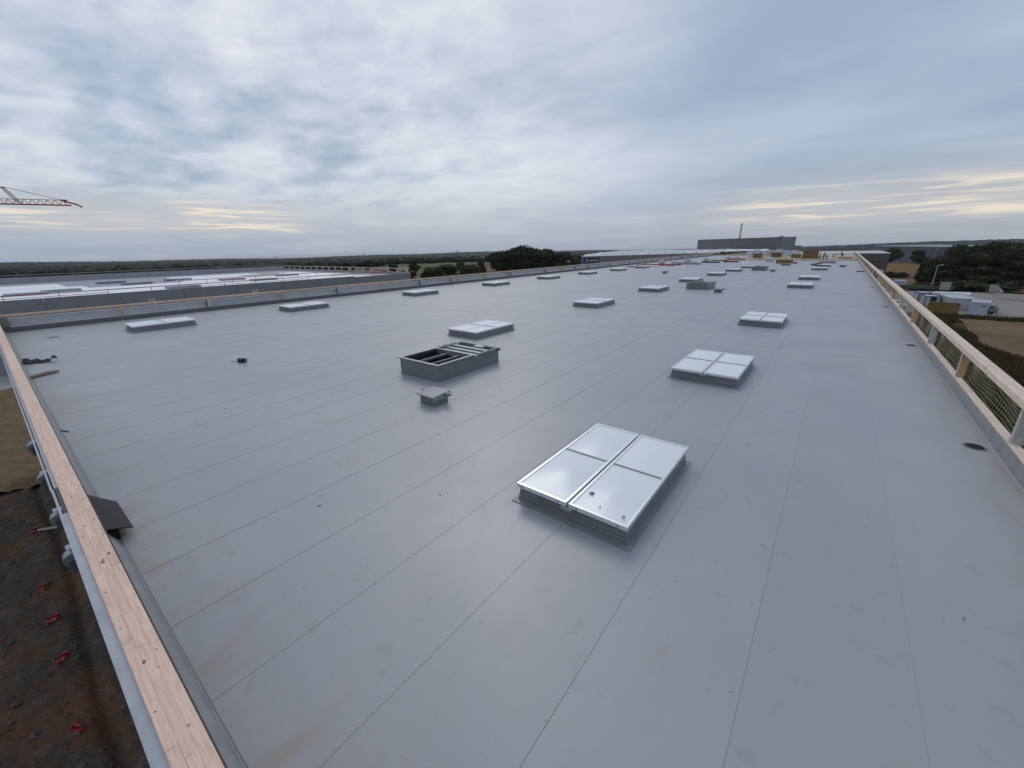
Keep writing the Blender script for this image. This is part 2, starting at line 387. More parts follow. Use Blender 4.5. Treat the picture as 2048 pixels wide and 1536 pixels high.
# churned building ground below the near edge: real lumps and ruts
def rough(name, m, x0, x1, y0, y1, st, fn):
    nx = int((x1-x0)/st); ny = int((y1-y0)/st); V = []; F = []
    for j in range(ny+1):
        for i in range(nx+1):
            x = x0+(x1-x0)*i/nx; y = y0+(y1-y0)*j/ny; V.append((x, y, GZ+.36+fn(x, y)))
    for j in range(ny):
        for i in range(nx): a = j*(nx+1)+i; F.append((a, a+1, a+nx+2, a+nx+1))
    b = MB(); b.add(V, F); return tag(b.build(name, m, smooth=True), kind='structure')
def hdirt(x, y):
    n1 = noise.fractal(Vector((x*.55, y*.55, 1)), .8, 2, 5); n2 = noise.fractal(Vector((x*2.6, y*2.6, 4)), .7, 2, 4)
    h = .10*n1+.055*n2
    yc = -.95-.12*math.sin(x*.3); h -= .22*math.exp(-((y-yc)/.16)**2)
    return h
def hsand(x, y):
    return .25*noise.fractal(Vector((x*.18, y*.5, 9)), .8, 2, 5)+.12*noise.fractal(Vector((x*.9, y*1.8, 2)), .7, 2, 4)+.35*max(0, min(1, (-36.2-x)/1.5))*1
rough('dirt_ground', M_DIRT, -37.0, -8, -9, -.09, .11, hdirt)
rough('sand_bank', M_SAND, -66.2, -36.6+.0, -9, -.09, .25, hsand)

# ---------------------------------------------------------------- main building
RX0, RX1, RY0, RY1 = -38.25, 3.36, .30, 176.0
bd = thing('warehouse', 'long flat-roofed warehouse whose grey membrane roof fills the foreground', 'warehouse')
b = MB(); b.box(RX0-.5, RX1+.15, RY0-.35, RY1+56, -.4, -.012); b.build('roof_deck', M_GAP, bd)
b = MB(); b.box(RX0-.45, RX1+.10, RY0-.36, RY1+56, GZ, -.401); b.build('facade', M_DARKWALL, bd)
SW = 1.3713
cuts = [RY0, 19.9, 47, 74, 101, 128]
xs = [RX0]; k = -28
while k*SW < RX1-.2:
    if k*SW > RX0+.2: xs.append(k*SW)
    k += 1
xs.append(RX1)
for i in range(len(xs)-1):
    for j in range(len(cuts)-1):
        g = .0075 if xs[i+1] < -5 else (.0035 if xs[i+1] < .5 else .0014)
        xa, xb = xs[i]+g/2, xs[i+1]-g/2
        # end joints run slightly askew, each sheet ending a little off its neighbour
        ya = cuts[j]+(0 if j == 0 else (-xa)*.035+.05*math.sin(i*2.1+j))
        yb = cuts[j+1]+(-xa)*.035+.05*math.sin(i*2.1+j+1)-.02
        z = .004*(i % 2)*0+.0
        b = MB(); b.add([(xa, ya, -.01), (xb, ya, -.01), (xb, yb, -.01), (xa, yb, -.01), (xa, ya, z), (xb, ya, z+.0018), (xb, yb, z+.0018), (xa, yb, z)],
                        [(0, 3, 2, 1), (4, 5, 6, 7), (0, 1, 5, 4), (1, 2, 6, 5), (2, 3, 7, 6), (3, 0, 4, 7)])
        b.build('membrane_sheet', M_MEM, bd)
b = MB(); b.box(RX0, RX1, cuts[-1]+.1, RY1, -.01, -.001); b.build('membrane_sheet', M_MEM, bd)
b = MB(); b.box(-13, RX1+.1, RY1+22, RY1+56, -.01, .03); b.build('white_membrane', mat('dulled_white', (.50, .50, .49), .6, var=(.3, .4)), bd)
b = MB(); b.box(-13, RX1+.1, RY1+.01, RY1+21.9, -.01, .02); b.build('board_field', M_TAN, bd)
b = MB(); b.box(RX0-.4, -13.01, RY1+.01, RY1+56, -.01, .02); b.build('brown_board_field', M_BROWN, bd)
# edge strips and upstands
b = MB(); b.box(RX0, RX1, RY0, .3275, .0, .004); b.add([(RX0, RY0, 0), (RX1, RY0, 0), (RX1, .17, .30), (RX0, .17, .30)], [(0, 1, 2, 3)]); b.build('upstand', M_MEMD, bd)
b = MB(); b.box(3.28, RX1, .33, RY1, .0, .005); b.add([(RX1, .3, 0), (RX1, RY1, 0), (RX1+.02, RY1, .25), (RX1+.02, .3, .25)], [(0, 1, 2, 3)]); b.build('upstand', M_MEMD, bd)
b = MB(); b.box(3.262, 3.28, .33, RY1, .0, .006); b.build('lap_seam', mat('lap_bright', (.42, .43, .45), .5), bd)
b = MB(); b.box(RX0, RX0+.12, .33, RY1, .0, .004); b.box(RX0-.25, RX0-.0, .1, RY1, 0, .27); b.build('upstand', mat('back_upstand', (.13, .13, .145), .55, var=(3, .4)), bd)
b = MB(); b.box(RX0+.12, RX0+.14, .33, RY1, 0, .003); b.build('lap_seam', M_GAP, bd)
b = MB(); b.box(RX0, RX1-.1, .3275, .335, .0, .006); b.build('lap_seam', M_GAP, bd)
# near parapet flashing outside the beam
b = MB(); b.box(-8.62, 4.2, -.155, .15, .46, .50); b.box(-8.62, 4.2, -.160, -.152, .36, .503); b.build('coping', M_FLASH, bd)
b = MB(); b.box(-9.80, -8.63, -.105, .15, .45, .495); b.build('coping', M_FLASHD, bd)
b = MB(); b.box(-9.80, -8.63, -.155, -.125, .44, .475); b.build('coping', M_FLASH, bd)
b = MB(); b.box(-38.5, -9.81, -.115, .15, .45, .49); b.build('coping', M_FLASH, bd)
b = MB(); b.box(-38.5, -9.81, -.165, -.138, .40, .455); b.build('coping', M_FLASH, bd)
b = MB(); b.box(-38.7, 4.2, -.11, .165, -.40, .449); b.build('parapet_wall', M_FLASHD, bd)

# ---------------------------------------------------------------- timber guardrails
# near rail (runs along X right below the camera)
nr = thing('timber_guardrail', 'pale timber guardrail of finger-jointed lamellas running along the near roof edge', 'guardrail')
YN0, YN1, ZR0, ZR1 = -.055, .158, .905, 1.05
w3 = (YN1-YN0)/3
for row in range(3):
    x = 4.3-row*.37
    ya = YN0+row*w3
    nseg = 0
    while x > -15:
        ln = random.uniform(.28, .95); xa = max(x-ln, -15)
        dz = random.uniform(-.0018, .0018)
        b = MB(); b.box(xa+.0005, x-.0005, ya+.0004, ya+w3-.0004, ZR0, ZR1+dz); b.build('wood_lamella', M_WOODX, nr, bevel=.0012)
        x = xa; nseg += 1
xb = -15
while xb > -38.8:
    xa = max(xb-4, -38.8); b = MB(); b.box(xa+.003, xb-.003, YN0, YN1, ZR0, ZR1); b.build('top_rail', M_WOODX, nr, bevel=.003); xb = xa
b = MB(); b.box(-38.7, 4.3, YN1+.001, YN1+.014, ZR0+.02, ZR1-.025); b.build('ply_edge', M_PLY, nr)
b = MB(); b.box(-38.7, 4.3, -.05, .13, .501, .545); b.build('sill', M_WOODX, nr)
for i, x in enumerate(np.arange(2.3, -38, -2.7)):
    b = MB(); b.box(x-.04, x+.04, -.03, .12, .546, ZR0); b.build('post', (M_WOODG, M_WOODO)[i % 2], nr)
b = MB()
for i in range(40):
    x = 3.5-i*.62+random.uniform(-.1, .1); yy = YN0+(.03 if i % 3 else .17); b.tube((x, yy, ZR1+.0015), (x, yy, ZR1+.004), .006, 8)
b.build('screw_heads', M_STEEL, nr)['kind'] = 'stuff'
# right rail
rr = thing('timber_guardrail', 'timber guardrail with alternating grey and orange posts along the right roof edge', 'guardrail')
y = .5
while y < RY1:
    ln = 5.0 if y < 60 else 14
    yb = min(y+ln, RY1)
    if y < 34:
        for q in range(2):
            b = MB(); b.box(3.33+q*.125+.001, 3.33+(q+1)*.125-.001, y+.003+q*.0, yb-.003, 1.05, 1.19+q*.002); b.build('wood_lamella', M_WOODY, rr, bevel=.003)
    else:
        b = MB(); b.box(3.33, 3.58, y+.003, yb-.003, 1.05, 1.19); b.build('top_rail', M_WOODY, rr)
    b = MB(); b.box(3.352, 3.51, y+.004, yb-.004, .25, .29); b.build('sill', M_WOODY, rr, bevel=.003)
    y = yb
PY = [1.4, 6.6, 11.85, 17.3, 22.6, 28.3, 34.1]
while PY[-1] < RY1-6: PY.append(PY[-1]+5.5)
for i, y in enumerate(PY):
    if i % 2 == 0:
        b = MB(); b.box(3.37, 3.55, y, y+.045, .291, 1.05); b.box(3.37, 3.40, y+.046, y+.13, .291, 1.049); b.build('post', M_WOODG, rr, bevel=.004)
    else:
        b = MB(); b.box(3.375, 3.40, y-.03, y+.06, .291, 1.05); b.build('post', M_WOODG, rr)
        b = MB(); b.box(3.402, 3.56, y, y+.05, .291, 1.05); b.build('post', M_WOODO, rr, bevel=.003)
for i in range(11):
    y0, y1 = PY[i]+.07, PY[i+1]-.02; n = MB(); NV = int((y1-y0)/.15); NH = 6
    xo = 3.60
    def top(t):   # roped edge: two scallops per bay
        lob = (t*2) % 1; return 1.04-(.30 if t < .5 else .36)*4*lob*(1-lob)*.8-.02
    grid = [[(xo+.05*math.sin(pi*hh/NH)+.02*math.sin(i+vv*.5), y0+(y1-y0)*vv/NV, top(vv/NV)+(.24-top(vv/NV))*hh/NH) for hh in range(NH+1)] for vv in range(NV+1)]
    rad = .0026+.0003*i
    for vv in range(NV+1):
        for hh in range(NH+1):
            if hh < NH: n.tube(grid[vv][hh], grid[vv][hh+1], rad, 3)
            if vv < NV: n.tube(grid[vv][hh], grid[vv+1][hh], rad if hh else rad*2.2, 3)
    o = n.build('safety_net', M_NET)
    tag(o, 'sagging cord safety net behind the right guardrail, %s bay along from the camera' % ORD[i], 'safety net', 'safety nets hung along the right guardrail')
# back (left) rail
br = thing('timber_guardrail', 'timber guardrail with ribbed grey panels along the far left roof edge', 'guardrail')
y = .2
while y < RY1:
    yb = min(y+(5.4 if y < 70 else 13), RY1)
    b = MB(); b.box(-38.77, -38.56, y+.004, yb-.004, .875, 1.0); b.build('top_rail', mat('rail_tan', (.68, .48, .34), .65, var=(3, .4), rand=.08), br)
    b = MB()
    for q in range(5):
        z = .27+q*.098; b.add([(-38.93, y, z), (-38.93, yb, z), (-38.90, yb, z+.02), (-38.90, y, z+.02)], [(0, 1, 2, 3)])
        b.add([(-38.90, y, z+.02), (-38.90, yb, z+.02), (-38.90, yb, z+.075), (-38.90, y, z+.075)], [(0, 1, 2, 3)])
        b.add([(-38.90, y, z+.075), (-38.90, yb, z+.075), (-38.93, yb, z+.098), (-38.93, y, z+.098)], [(0, 1, 2, 3)])
    b.box(-38.99, -38.935, y, yb, .27, .76)
    b.build('ribbed_panel', M_RIB, br)
    b = MB(); b.box(-38.99, -38.50, y, yb, .271, .285); b.build('sill', M_WOODG, br)
    y = yb
BY = [(5.6, 'o'), (10.8, 'g'), (16.35, 'o'), (21.7, 'g'), (27.1, 'o'), (32.2, 'g'), (37.2, 'g'), (38.4, 'o'), (43.6, 'o'), (48.6, 'o'), (49.5, 'g'), (54, 'o'), (59, 'g'), (64, 'o'), (69, 'g')]
while BY[-1][0] < RY1-6: BY.append((BY[-1][0]+5.1, 'og'[len(BY) % 2]))
for y, c in BY:
    w = .30 if c == 'g' else .13
    b = MB(); b.box(-38.66, -38.52, y-w/2, y+w/2, .286, .874); b.build('post', M_WOODG if c == 'g' else M_WOODO, br)
    if c == 'g': b = MB(); b.box(-38.62, -38.5, y-w/2-.06, y-w/2-.02, .286, .8); b.build('post', M_STEEL, br)
b = MB(); b.box(-38.70, -38.45, .2, .55, .286, .874); b.build('post', mat('mossy_post', (.23, .21, .17), .85, var=(5, .5)), br)

# ---------------------------------------------------------------- skylights
def make_skylight():
    t = thing('skylight', 'x', 'skylight')
    WX, LY, ZT = 2.0, 3.07, .36
    b = MB()     # curb with battered sides
    o_, i_ = .02, .08
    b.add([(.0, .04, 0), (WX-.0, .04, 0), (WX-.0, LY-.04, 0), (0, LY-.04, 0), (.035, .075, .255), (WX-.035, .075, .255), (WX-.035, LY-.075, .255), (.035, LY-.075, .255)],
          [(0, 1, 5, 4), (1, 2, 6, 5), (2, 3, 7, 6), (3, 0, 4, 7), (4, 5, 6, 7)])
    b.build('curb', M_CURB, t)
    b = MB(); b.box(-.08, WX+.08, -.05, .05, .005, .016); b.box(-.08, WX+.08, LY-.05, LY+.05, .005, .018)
    b.box(-.08, .01, .051, LY-.051, .005, .016); b.box(WX-.01, WX+.08, .051, LY-.051, .005, .018); b.build('curb_flange', mat('flange_membrane_shaded', (.235, .24, .26), .42, var=(5, .4)), t)  # flange tone darkened to paint in the dark reflection round the curb foot
    b = MB(); b.box(.02, WX-.02, .05, LY-.05, .256, .285); b.build('frame_base', M_ALUD, t, bevel=.006)
    for s in (0, 1):
        x0 = 0 if s == 0 else WX/2+.018; x1 = WX/2-.018 if s == 0 else WX; y0, y1 = 0, LY; fw = .048
        b = MB()
        b.box(x0, x1, y0, y0+fw, .286, ZT); b.box(x0, x1, y1-fw, y1, .286, ZT)
        b.box(x0, x0+fw, y0+fw+.001, y1-fw-.001, .286, ZT); b.box(x1-fw, x1, y0+fw+.001, y1-fw-.001, .286, ZT)
        fr = b.build('leaf_frame', M_ALU, t, bevel=.004)
        ym = LY*.52
        for (a, c) in ((y0+fw, ym-.012), (ym+.012, y1-fw)):
            n = 8; V = []; F = []; xa, xb = x0+fw, x1-fw
            for j in range(n+1):
                for i in range(n+1):
                    u, w = i/n, j/n; h = .045*min(1, 2.2*min(u, 1-u))**.8*min(1, 2.2*min(w, 1-w))**.8
                    V.append((xa+(xb-xa)*u, a+(c-a)*w, ZT-.016+h))
            for j in range(n):
                for i in range(n): q = j*(n+1)+i; F.append((q, q+1, q+n+2, q+n+1))
            p = MB(); p.add(V, F); p.build('pane', M_PANE, fr, smooth=True)
        b = MB(); b.box(x0+fw, x1-fw, ym-.012, ym+.012, ZT-.03, ZT+.004); b.build('divider', M_DIV, fr)
        b = MB(); b.box(x0+.14 if s else x0+.10, (x0+.14 if s else x0+.10)+.02, -.006, 0, .31, .33); b.box(x1-.16, x1-.14, -.006, 0, .31, .33); b.build('screw', M_STEEL, fr)
    b = MB(); b.box(.05, WX-.05, .03, .04, .10, .115); b.box(WX-.035, WX-.025, .06, LY-.06, .13, .145); b.build('curb_fold', M_MEMD, t)
    b = MB(); b.box(WX/2-.10, WX/2+.10, -.03, .02, .235, .284); b.box(WX/2-.012, WX/2+.012, -.035, -.028, .24, .33); b.build('latch', M_ALUD, t, bevel=.003)
    return t
def place(src, x, y, label, group):
    o = copy_tree(src); o.location = (x, y, 0); o['label'] = label; o['group'] = group; return o
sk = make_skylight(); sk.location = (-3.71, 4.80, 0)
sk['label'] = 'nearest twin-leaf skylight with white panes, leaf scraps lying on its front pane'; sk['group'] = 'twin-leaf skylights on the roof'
GRP = 'twin-leaf skylights on the roof'
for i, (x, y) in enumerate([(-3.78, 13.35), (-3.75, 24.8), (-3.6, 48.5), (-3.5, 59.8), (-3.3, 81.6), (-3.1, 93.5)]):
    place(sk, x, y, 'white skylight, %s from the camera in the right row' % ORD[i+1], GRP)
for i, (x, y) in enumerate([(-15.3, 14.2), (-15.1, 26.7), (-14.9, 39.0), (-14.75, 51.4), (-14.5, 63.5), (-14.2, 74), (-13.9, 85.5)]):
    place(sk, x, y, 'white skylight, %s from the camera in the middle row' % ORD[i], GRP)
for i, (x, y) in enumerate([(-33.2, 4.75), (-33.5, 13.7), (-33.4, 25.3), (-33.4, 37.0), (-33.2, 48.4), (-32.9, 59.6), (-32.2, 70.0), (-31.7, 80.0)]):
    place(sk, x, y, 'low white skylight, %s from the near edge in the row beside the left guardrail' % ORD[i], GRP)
for i in range(3):
    o = MB(); k = [(-2.52, 5.25), (-2.25, 5.0), (-1.86, 4.98)][i]; sc = [.95, .4, .6][i]
    o.add([(k[0]-.05*sc, k[1], .365), (k[0], k[1]-.02*sc, .385), (k[0]+.06*sc, k[1]+.01, .37), (k[0]+.03*sc, k[1]+.04*sc, .39), (k[0]-.02*sc, k[1]+.05*sc, .372)], [(0, 1, 2, 3, 4)])
    o.add([(k[0]+.02*sc, k[1]-.04*sc, .37), (k[0]+.05*sc, k[1]-.02*sc, .388), (k[0]+.01*sc, k[1]+.02*sc, .375)], [(0, 1, 2)])
    tag(o.build('leaf_scrap', mat('leaf_scrap', (.07, .10, .10), .7)), ['larger grey scrap lying on the nearest skylight pane', 'small dark sliver on the nearest skylight pane', 'grey curl of scrap in the front corner of the nearest skylight'][i], 'scrap', 'scraps on the nearest skylight')

# open smoke vents
def make_vent():
    t = thing('smoke_vent', 'x', 'roof vent')
    WX, LY, H = 1.98, 3.12, .56; LF = 1.72
    b = MB()   # outer walls, front part higher
    th = .05
    b.box(0, WX, 0, th, 0, H); b.box(0, th, th+.001, LF, 0, H); b.box(WX-th, WX, th+.001, LF, 0, H)
    b.box(0, th, LF+.001, LY, 0, H-.10); b.box(WX-th, WX, LF+.001, LY, 0, H-.10); b.box(th+.001, WX-th-.001, LY-th, LY, 0, H-.10)
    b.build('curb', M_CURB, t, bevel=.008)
    b = MB(); b.box(-.06, WX+.06, -.06, -.003, .001, .012); b.box(-.06, -.003, -.002, LY, .001, .012); b.box(WX+.003, WX+.06, -.002, LY, .001, .012); b.build('curb_flange', M_MEMD, t)
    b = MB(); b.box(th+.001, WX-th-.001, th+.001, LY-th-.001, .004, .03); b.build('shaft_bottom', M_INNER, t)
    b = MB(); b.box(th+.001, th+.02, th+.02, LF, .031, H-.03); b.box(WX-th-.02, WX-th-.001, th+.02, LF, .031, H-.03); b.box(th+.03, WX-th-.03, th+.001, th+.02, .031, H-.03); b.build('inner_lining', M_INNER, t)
    b = MB(); b.box(-.035, WX+.035, -.035, .06, H+.001, H+.035); b.box(-.035, .06, .061, LF, H+.001, H+.035); b.box(WX-.06, WX+.035, .061, LF, H+.001, H+.035)
    b.box(-.16, -.036, -.03, .05, H-.02, H+.02); b.build('rim', M_ALUD, t, bevel=.006)
    for x in (WX*.36, WX*.68):
        b = MB(); b.box(x-.03, x+.03, .08, LF, H-.14, H-.06); b.build('cross_bar', M_CURB, t, bevel=.005)
    b = MB(); b.box(.061, WX-.061, LF-.06, LF+.02, H-.08, H+.034); b.build('cross_bar', M_ALUD, t, bevel=.006)
    b = MB(); b.box(th, WX-th, LF+.021, LY-th, H-.20, H-.17); b.build('lower_lid', mat('lid_pale', (.42, .43, .44), .35, metal=.4), t)
    for k, y in enumerate((LF+.12, LF+.42, LF+.76)):
        b = MB(); b.box(.03, WX+.0, y, y+.16, H-.12, H-.03+.02*k); b.build('slat', mat('slat_grey', (.36, .37, .39), .35, metal=.5), t, bevel=.02)
    b = MB(); b.box(-.02, WX+.10, LY-.10, LY+.02, H-.09, H+.02); b.box(WX-.08, WX+.02, LF+.25, LY-.11, H-.099, H+.01); b.box(-.02, .08, LF+.1, LY-.11, H-.099, H-.0); b.build('rim', M_CURB, t, bevel=.01)
    for k, (y, z) in enumerate(((LF+.05, H+.05), (LF+.35, H+.06), (LF+.7, H+.05))):
        b = MB(); b.tube((.0, y, z-.05), (.10, y+.25, z), .03, 6); b.tube((-.05, y+.1, z), (.1, y+.3, z-.02), .02, 6); b.build('hinge', M_ALUD, t)
    b = MB(); b.box(WX*.52, WX*.72, LY-.34, LY-.2, H-.0, H+.045); b.build('white_sticker', M_WHITE, t)
    return t
vt = make_vent(); vt.location = (-11.78, 8.55, 0); vt['label'] = 'open dark smoke vent box with slatted rear half, nearest to the camera'; vt['group'] = 'smoke vents on the roof'
for i, (x, y) in enumerate([(-11.6, 43.2), (-11.1, 78.0)]):
    o = place(vt, x, y, ['grey smoke vent box, second away, beside the middle skylights', 'grey smoke vent box far down the roof beyond the second one'][i], 'smoke vents on the roof')
def make_cowl():
    t = thing('vent_cowl', 'x', 'vent')
    b = MB(); b.box(0, .60, 0, .52, 0, .26); b.build('curb', M_CURB, t, bevel=.006)
    b = MB(); b.add([(-.05, -.08, .27), (.64, -.08, .27), (.66, .56, .31), (-.03, .56, .31), (-.05, -.08, .31), (.64, -.08, .30), (.66, .56, .35), (-.03, .56, .345)],
                    [(0, 3, 2, 1), (4, 5, 6, 7), (0, 1, 5, 4), (1, 2, 6, 5), (2, 3, 7, 6), (3, 0, 4, 7)])
    b.add([(.64, -.08, .30), (.68, .55, .34), (.68, .55, .20), (.645, -.08, .16)], [(0, 1, 2, 3)])
    b.build('cap', M_MEMD, t)
    b = MB(); b.box(-.22, -.05, .22, .29, .27, .32); b.box(.66, .84, .34, .46, .25, .33); b.build('folded_ear', M_CURB, t, bevel=.02)
    b = MB(); b.box(-.06, .66, -.05, -.003, .001, .01); b.box(-.06, -.003, 0, .58, .001, .01); b.build('curb_flange', M_MEMD, t)
    return t
cw = make_cowl(); cw.location = (-8.86, 6.98, 0); cw['label'] = 'small grey capped vent box in front of the nearest smoke vent'; cw['group'] = 'small vent boxes on the roof'
for i, (x, y, lab) in enumerate([(-8.6, 41.2, 'small capped vent box beside the second smoke vent'), (-8.2, 75.8, 'small capped vent box beside the third smoke vent'),
        (-7.6, 106.6, 'small vent box by the olive board stack'), (.2, 92.9, 'lone small vent box near the right guardrail, far down the roof'), (-21.6, 66.2, 'small vent box left of the middle skylight row'),
        (-4.2, 97.9, 'small vent box with rubbish on it beyond the right skylight row'), (-12.2, 88.5, 'small vent box behind the third smoke vent')]):
    o = place(cw, x, y, lab, 'small vent boxes on the roof')
    if i in (3, 5): o.scale = (1.3, 1, 1)

# drains, debris on the roof
def drain(x, y, r, lab):
    t = thing('roof_drain', lab, 'roof drain', (x, y, 0), group='round roof drains')
    b = MB(); b.tube((0, 0, .001), (0, 0, .010), r+.02, 24); b.build('rim', M_GAP, t)
    b = MB(); b.tube((0, 0, .011), (0, 0, .02), r-.03, 20); b.build('cover', M_BLACK, t)
drain(2.99, 12.1, .17, 'round dark roof drain nearest the camera by the right upstand')
drain(3.02, 23.4, .16, 'round dark roof drain, second along the right upstand')
drain(3.0, 36.9, .15, 'round dark roof drain, third along the right upstand')
drain(2.95, 52, .15, 'round dark roof drain, fourth along the right upstand')
b = MB(); b.box(2.2, 3.1, 78.2, 78.8, .0, .13); tag(b.build('plank_bundle', M_BROWN, bevel=.02), 'dark bundle of planks lying against the right upstand', 'bundle')
for i, (x, y) in enumerate([(-1.9, 7.9), (-6.4, 2.6), (-4.9, 4.1), (.9, 3.3), (-7.9, 9.4), (-13.2, 3.4), (1.9, 6.0), (-5.5, 10.5)]):
    a = i*1.3; ln = .05+.02*(i % 3); b = MB(); b.tube((x, y, .008), (x+ln*math.cos(a), y+ln*math.sin(a), .009), .006, 5)
    tag(b.build('membrane_offcut', M_GAP), 'tiny dark offcut lying on the open membrane', 'offcut', 'tiny offcuts on the membrane')
def lump(name, m, loc, sc, seed, lab, cat, group=None, sub=2, amp=.25):
    bm = bmesh.new(); bmesh.ops.create_icosphere(bm, subdivisions=sub, radius=1)
    for v in bm.verts:
        d = 1+amp*noise.fractal(v.co*1.3+Vector((seed, 0, 0)), .8, 2, 3); v.co = Vector((v.co.x*sc[0]*d, v.co.y*sc[1]*d, max(v.co.z, -.75)*sc[2]*d))
    for f in bm.faces: f.smooth = True
    me = bpy.data.meshes.new(name); bm.to_mesh(me); bm.free(); me.materials.append(m)
    return tag(link(name, me, None, loc), lab, cat, group)
pk = thing('black_bag', 'small black bag lying alone on the left half of the roof', 'bag', (-18.45, 5.78, 0), math.radians(25))
b = MB(); b.tube((-.17, 0, .085), (.17, 0, .085), .085, 10); b.build('body', M_BLACK, pk, smooth=False)
b = MB(); b.tube((.17, 0, .085), (.185, 0, .085), .06, 10); b.tube((-.10, -.09, .13), (.10, -.09, .13), .012, 5); b.build('end_flap', M_GAP, pk)
b = MB(); b.tube((-18.95, 5.55, .012), (-18.7, 5.66, .012), .01, 5); b.tube((-18.7, 5.66, .012), (-18.6, 5.95, .012), .01, 5); tag(b.build('cord_end', M_GAP), 'thin cord end beside the black bag', 'cord')
# black sheet tilted out from under the beam
rp = thing('tilted_black_sheet', 'stiff black sheet leaning out from under the near guardrail', 'sheet', (0, 0, 0))
b = MB(); pts = [(-9.75, .17), (-9.28, .50), (-8.03, .50), (-8.03, .17)]
Zt = [.26, .10, .16, .30]
b.add([(x, y, z) for (x, y), z in zip(pts, Zt)]+[(x, y, z-.02) for (x, y), z in zip(pts, Zt)], [(0, 1, 2, 3), (7, 6, 5, 4), (0, 4, 5, 1), (1, 5, 6, 2), (2, 6, 7, 3), (3, 7, 4, 0)]); b.build('top_sheet', mat('anthracite_sheet', (.030, .029, .033), .85, var=(5, .3)), rp)
b = MB(); b.add([(-9.0, .20, .01), (-8.9, .34, .01), (-8.1, .34, .01), (-8.1, .20, .01), (-9.0, .2, .20), (-8.9, .34, .12), (-8.1, .34, .14), (-8.1, .2, .22)],
      [(0, 3, 2, 1), (4, 5, 6, 7), (0, 1, 5, 4), (1, 2, 6, 5), (2, 3, 7, 6), (3, 0, 4, 7)]); b.build('underside_box', M_BLACK, rp)
# black cloth, driftwood-like roll, stick
V = []; F = []; n = 14
for i in range(n+1):
    for j in range(5):
        u = i/n; w = j/4; x = -26.6+1.1*u+.5*w*(1-u)*.6; y = .30+1.0*u*.95+.0*w; wd = .34*(1-.5*u)
        V.append((x+(w-.5)*wd*1.6, y-(w-.5)*wd*.4, .03+.26*abs(noise.noise(Vector((u*5, w*2.5, 3))))+(.10 if i > n-3 else 0)))
for i in range(n):
    for j in range(4): a = i*5+j; F.append((a, a+1, a+6, a+5))
b = MB(); b.add(V, F); tag(b.build('black_cloth', M_BLACK, smooth=True), 'crumpled black plastic sheet on the roof by the near guardrail', 'plastic sheet')
b = MB(); b.tube((-22.5, .22, .05), (-22.85, .75, .06), .055, 7, .075); b.tube((-22.85, .75, .06), (-23.0, 1.05, .05), .075, 7, .03); tag(b.build('timber_offcut', mat('driftwood', (.24, .19, .14), .85, var=(9, .7))), 'greyish brown split timber offcut on the roof by the near guardrail', 'offcut')
b = MB(); b.box(-.16, .16, -.015, .015, .001, .02); o = b.build('stick', mat('stick', (.12, .10, .07), .8), loc=(-14.78, .38, 0)); o.rotation_euler = (0, 0, .35); tag(o, 'thin brown stick lying beside the near guardrail', 'stick')
b = MB()
for i in range(9):
    a = i*.7; b.tube((-33.6+.18*math.cos(a), 1.55+.12*math.sin(a)+i*.05, .02), (-33.6+.18*math.cos(a+.7), 1.55+.12*math.sin(a+.7)+(i+1)*.05, .02), .02, 5)
tag(b.build('strap_tangle', mat('strap', (.25, .23, .20), .8)), 'loose tangle of strap near the far left corner', 'strap')

# outside of the near edge: drum brackets and red props on the ground
def make_drum():
    t = thing('facade_drum', 'x', 'wall fitting')
    b = MB(); b.box(.15, .34, -.30, -.01, -.34, .06); b.build('dark_plate', M_FLASHD, t)
    b = MB(); b.tube((-.16, -.20, -.02), (.149, -.20, -.02), .20, 24); b.build('drum', M_ALUD, t)
    b = MB(); b.tube((-.175, -.20, -.02), (-.161, -.20, -.02), .14, 20); b.build('drum_cover', M_FLASHD, t)
    b = MB(); b.box(-.66, -.36, -.27, -.02, -.20, .10); b.build('pale_box', M_FLASH, t, bevel=.01)
    return t
dm = make_drum(); dm.location = (-8.4, -.10, -.12); dm['label'] = 'pale round drum fitting with a square box outside the near wall, first from the camera'; dm['group'] = 'drum fittings outside the near wall'
dm.scale = (.52, .52, .52)
for i, x in enumerate((-9.98, -12.15, -14.55)):
    o = copy_tree(dm); o.scale = (.52, .52, .52); o.location = (x, -.10, -.12); o['label'] = 'pale round drum fitting outside the near wall, %s from the camera' % ORD[i+1]
rd = thing('red_prop_foot', 'x', 'prop foot', (0, 0, 0), group='red prop feet on the dirt')
b = MB(); b.box(-.22, .22, -.09, .09, .0, .04); b.build('base', M_RED, rd, bevel=.008)
b = MB(); b.box(-.20, -.12, -.08, .08, .041, .20); b.box(.10, .2, -.07, .07, .041, .12); b.tube((-.16, 0, .12), (.18, .03, .26), .045, 8); b.build('clamp', M_RED, rd, bevel=.006)
b = MB(); b.tube((.18, .03, .26), (.26, .04, .30), .05, 8); b.build('collar', M_STEEL, rd)
for i, (x, y) in enumerate([(-15.3, -1.62), (-18.9, -1.62), (-21.5, -1.61), (-24.2, -1.66), (-30.1, -1.53), (-66.9, -1.22), (-67.6, -1.7)]):
    o = rd if i == 0 else copy_tree(rd)
    o.location = (x, y, GZ+(.37 if x > -60 else .32)+(hdirt(x, y) if x > -60 else 0)); o.rotation_euler = (0, 0, [.3, -.9, -1.1, .1, -.6, .8, -.5][i]); o.scale = (.95,)*3
    o['label'] = ('red steel prop foot on the dark dirt, %s from the camera' % ORD[i]) if i < 5 else ['red prop foot standing on the pale concrete slab', 'red prop piece lying on the pale concrete slab'][i-5]
b = MB(); b.tube((-29.9, -1.40, GZ+.48), (-29.5, -.75, GZ+.45), .07, 8); tag(b.build('pipe', M_CONC), 'short grey pipe lying on the dirt beside a red prop foot', 'pipe')
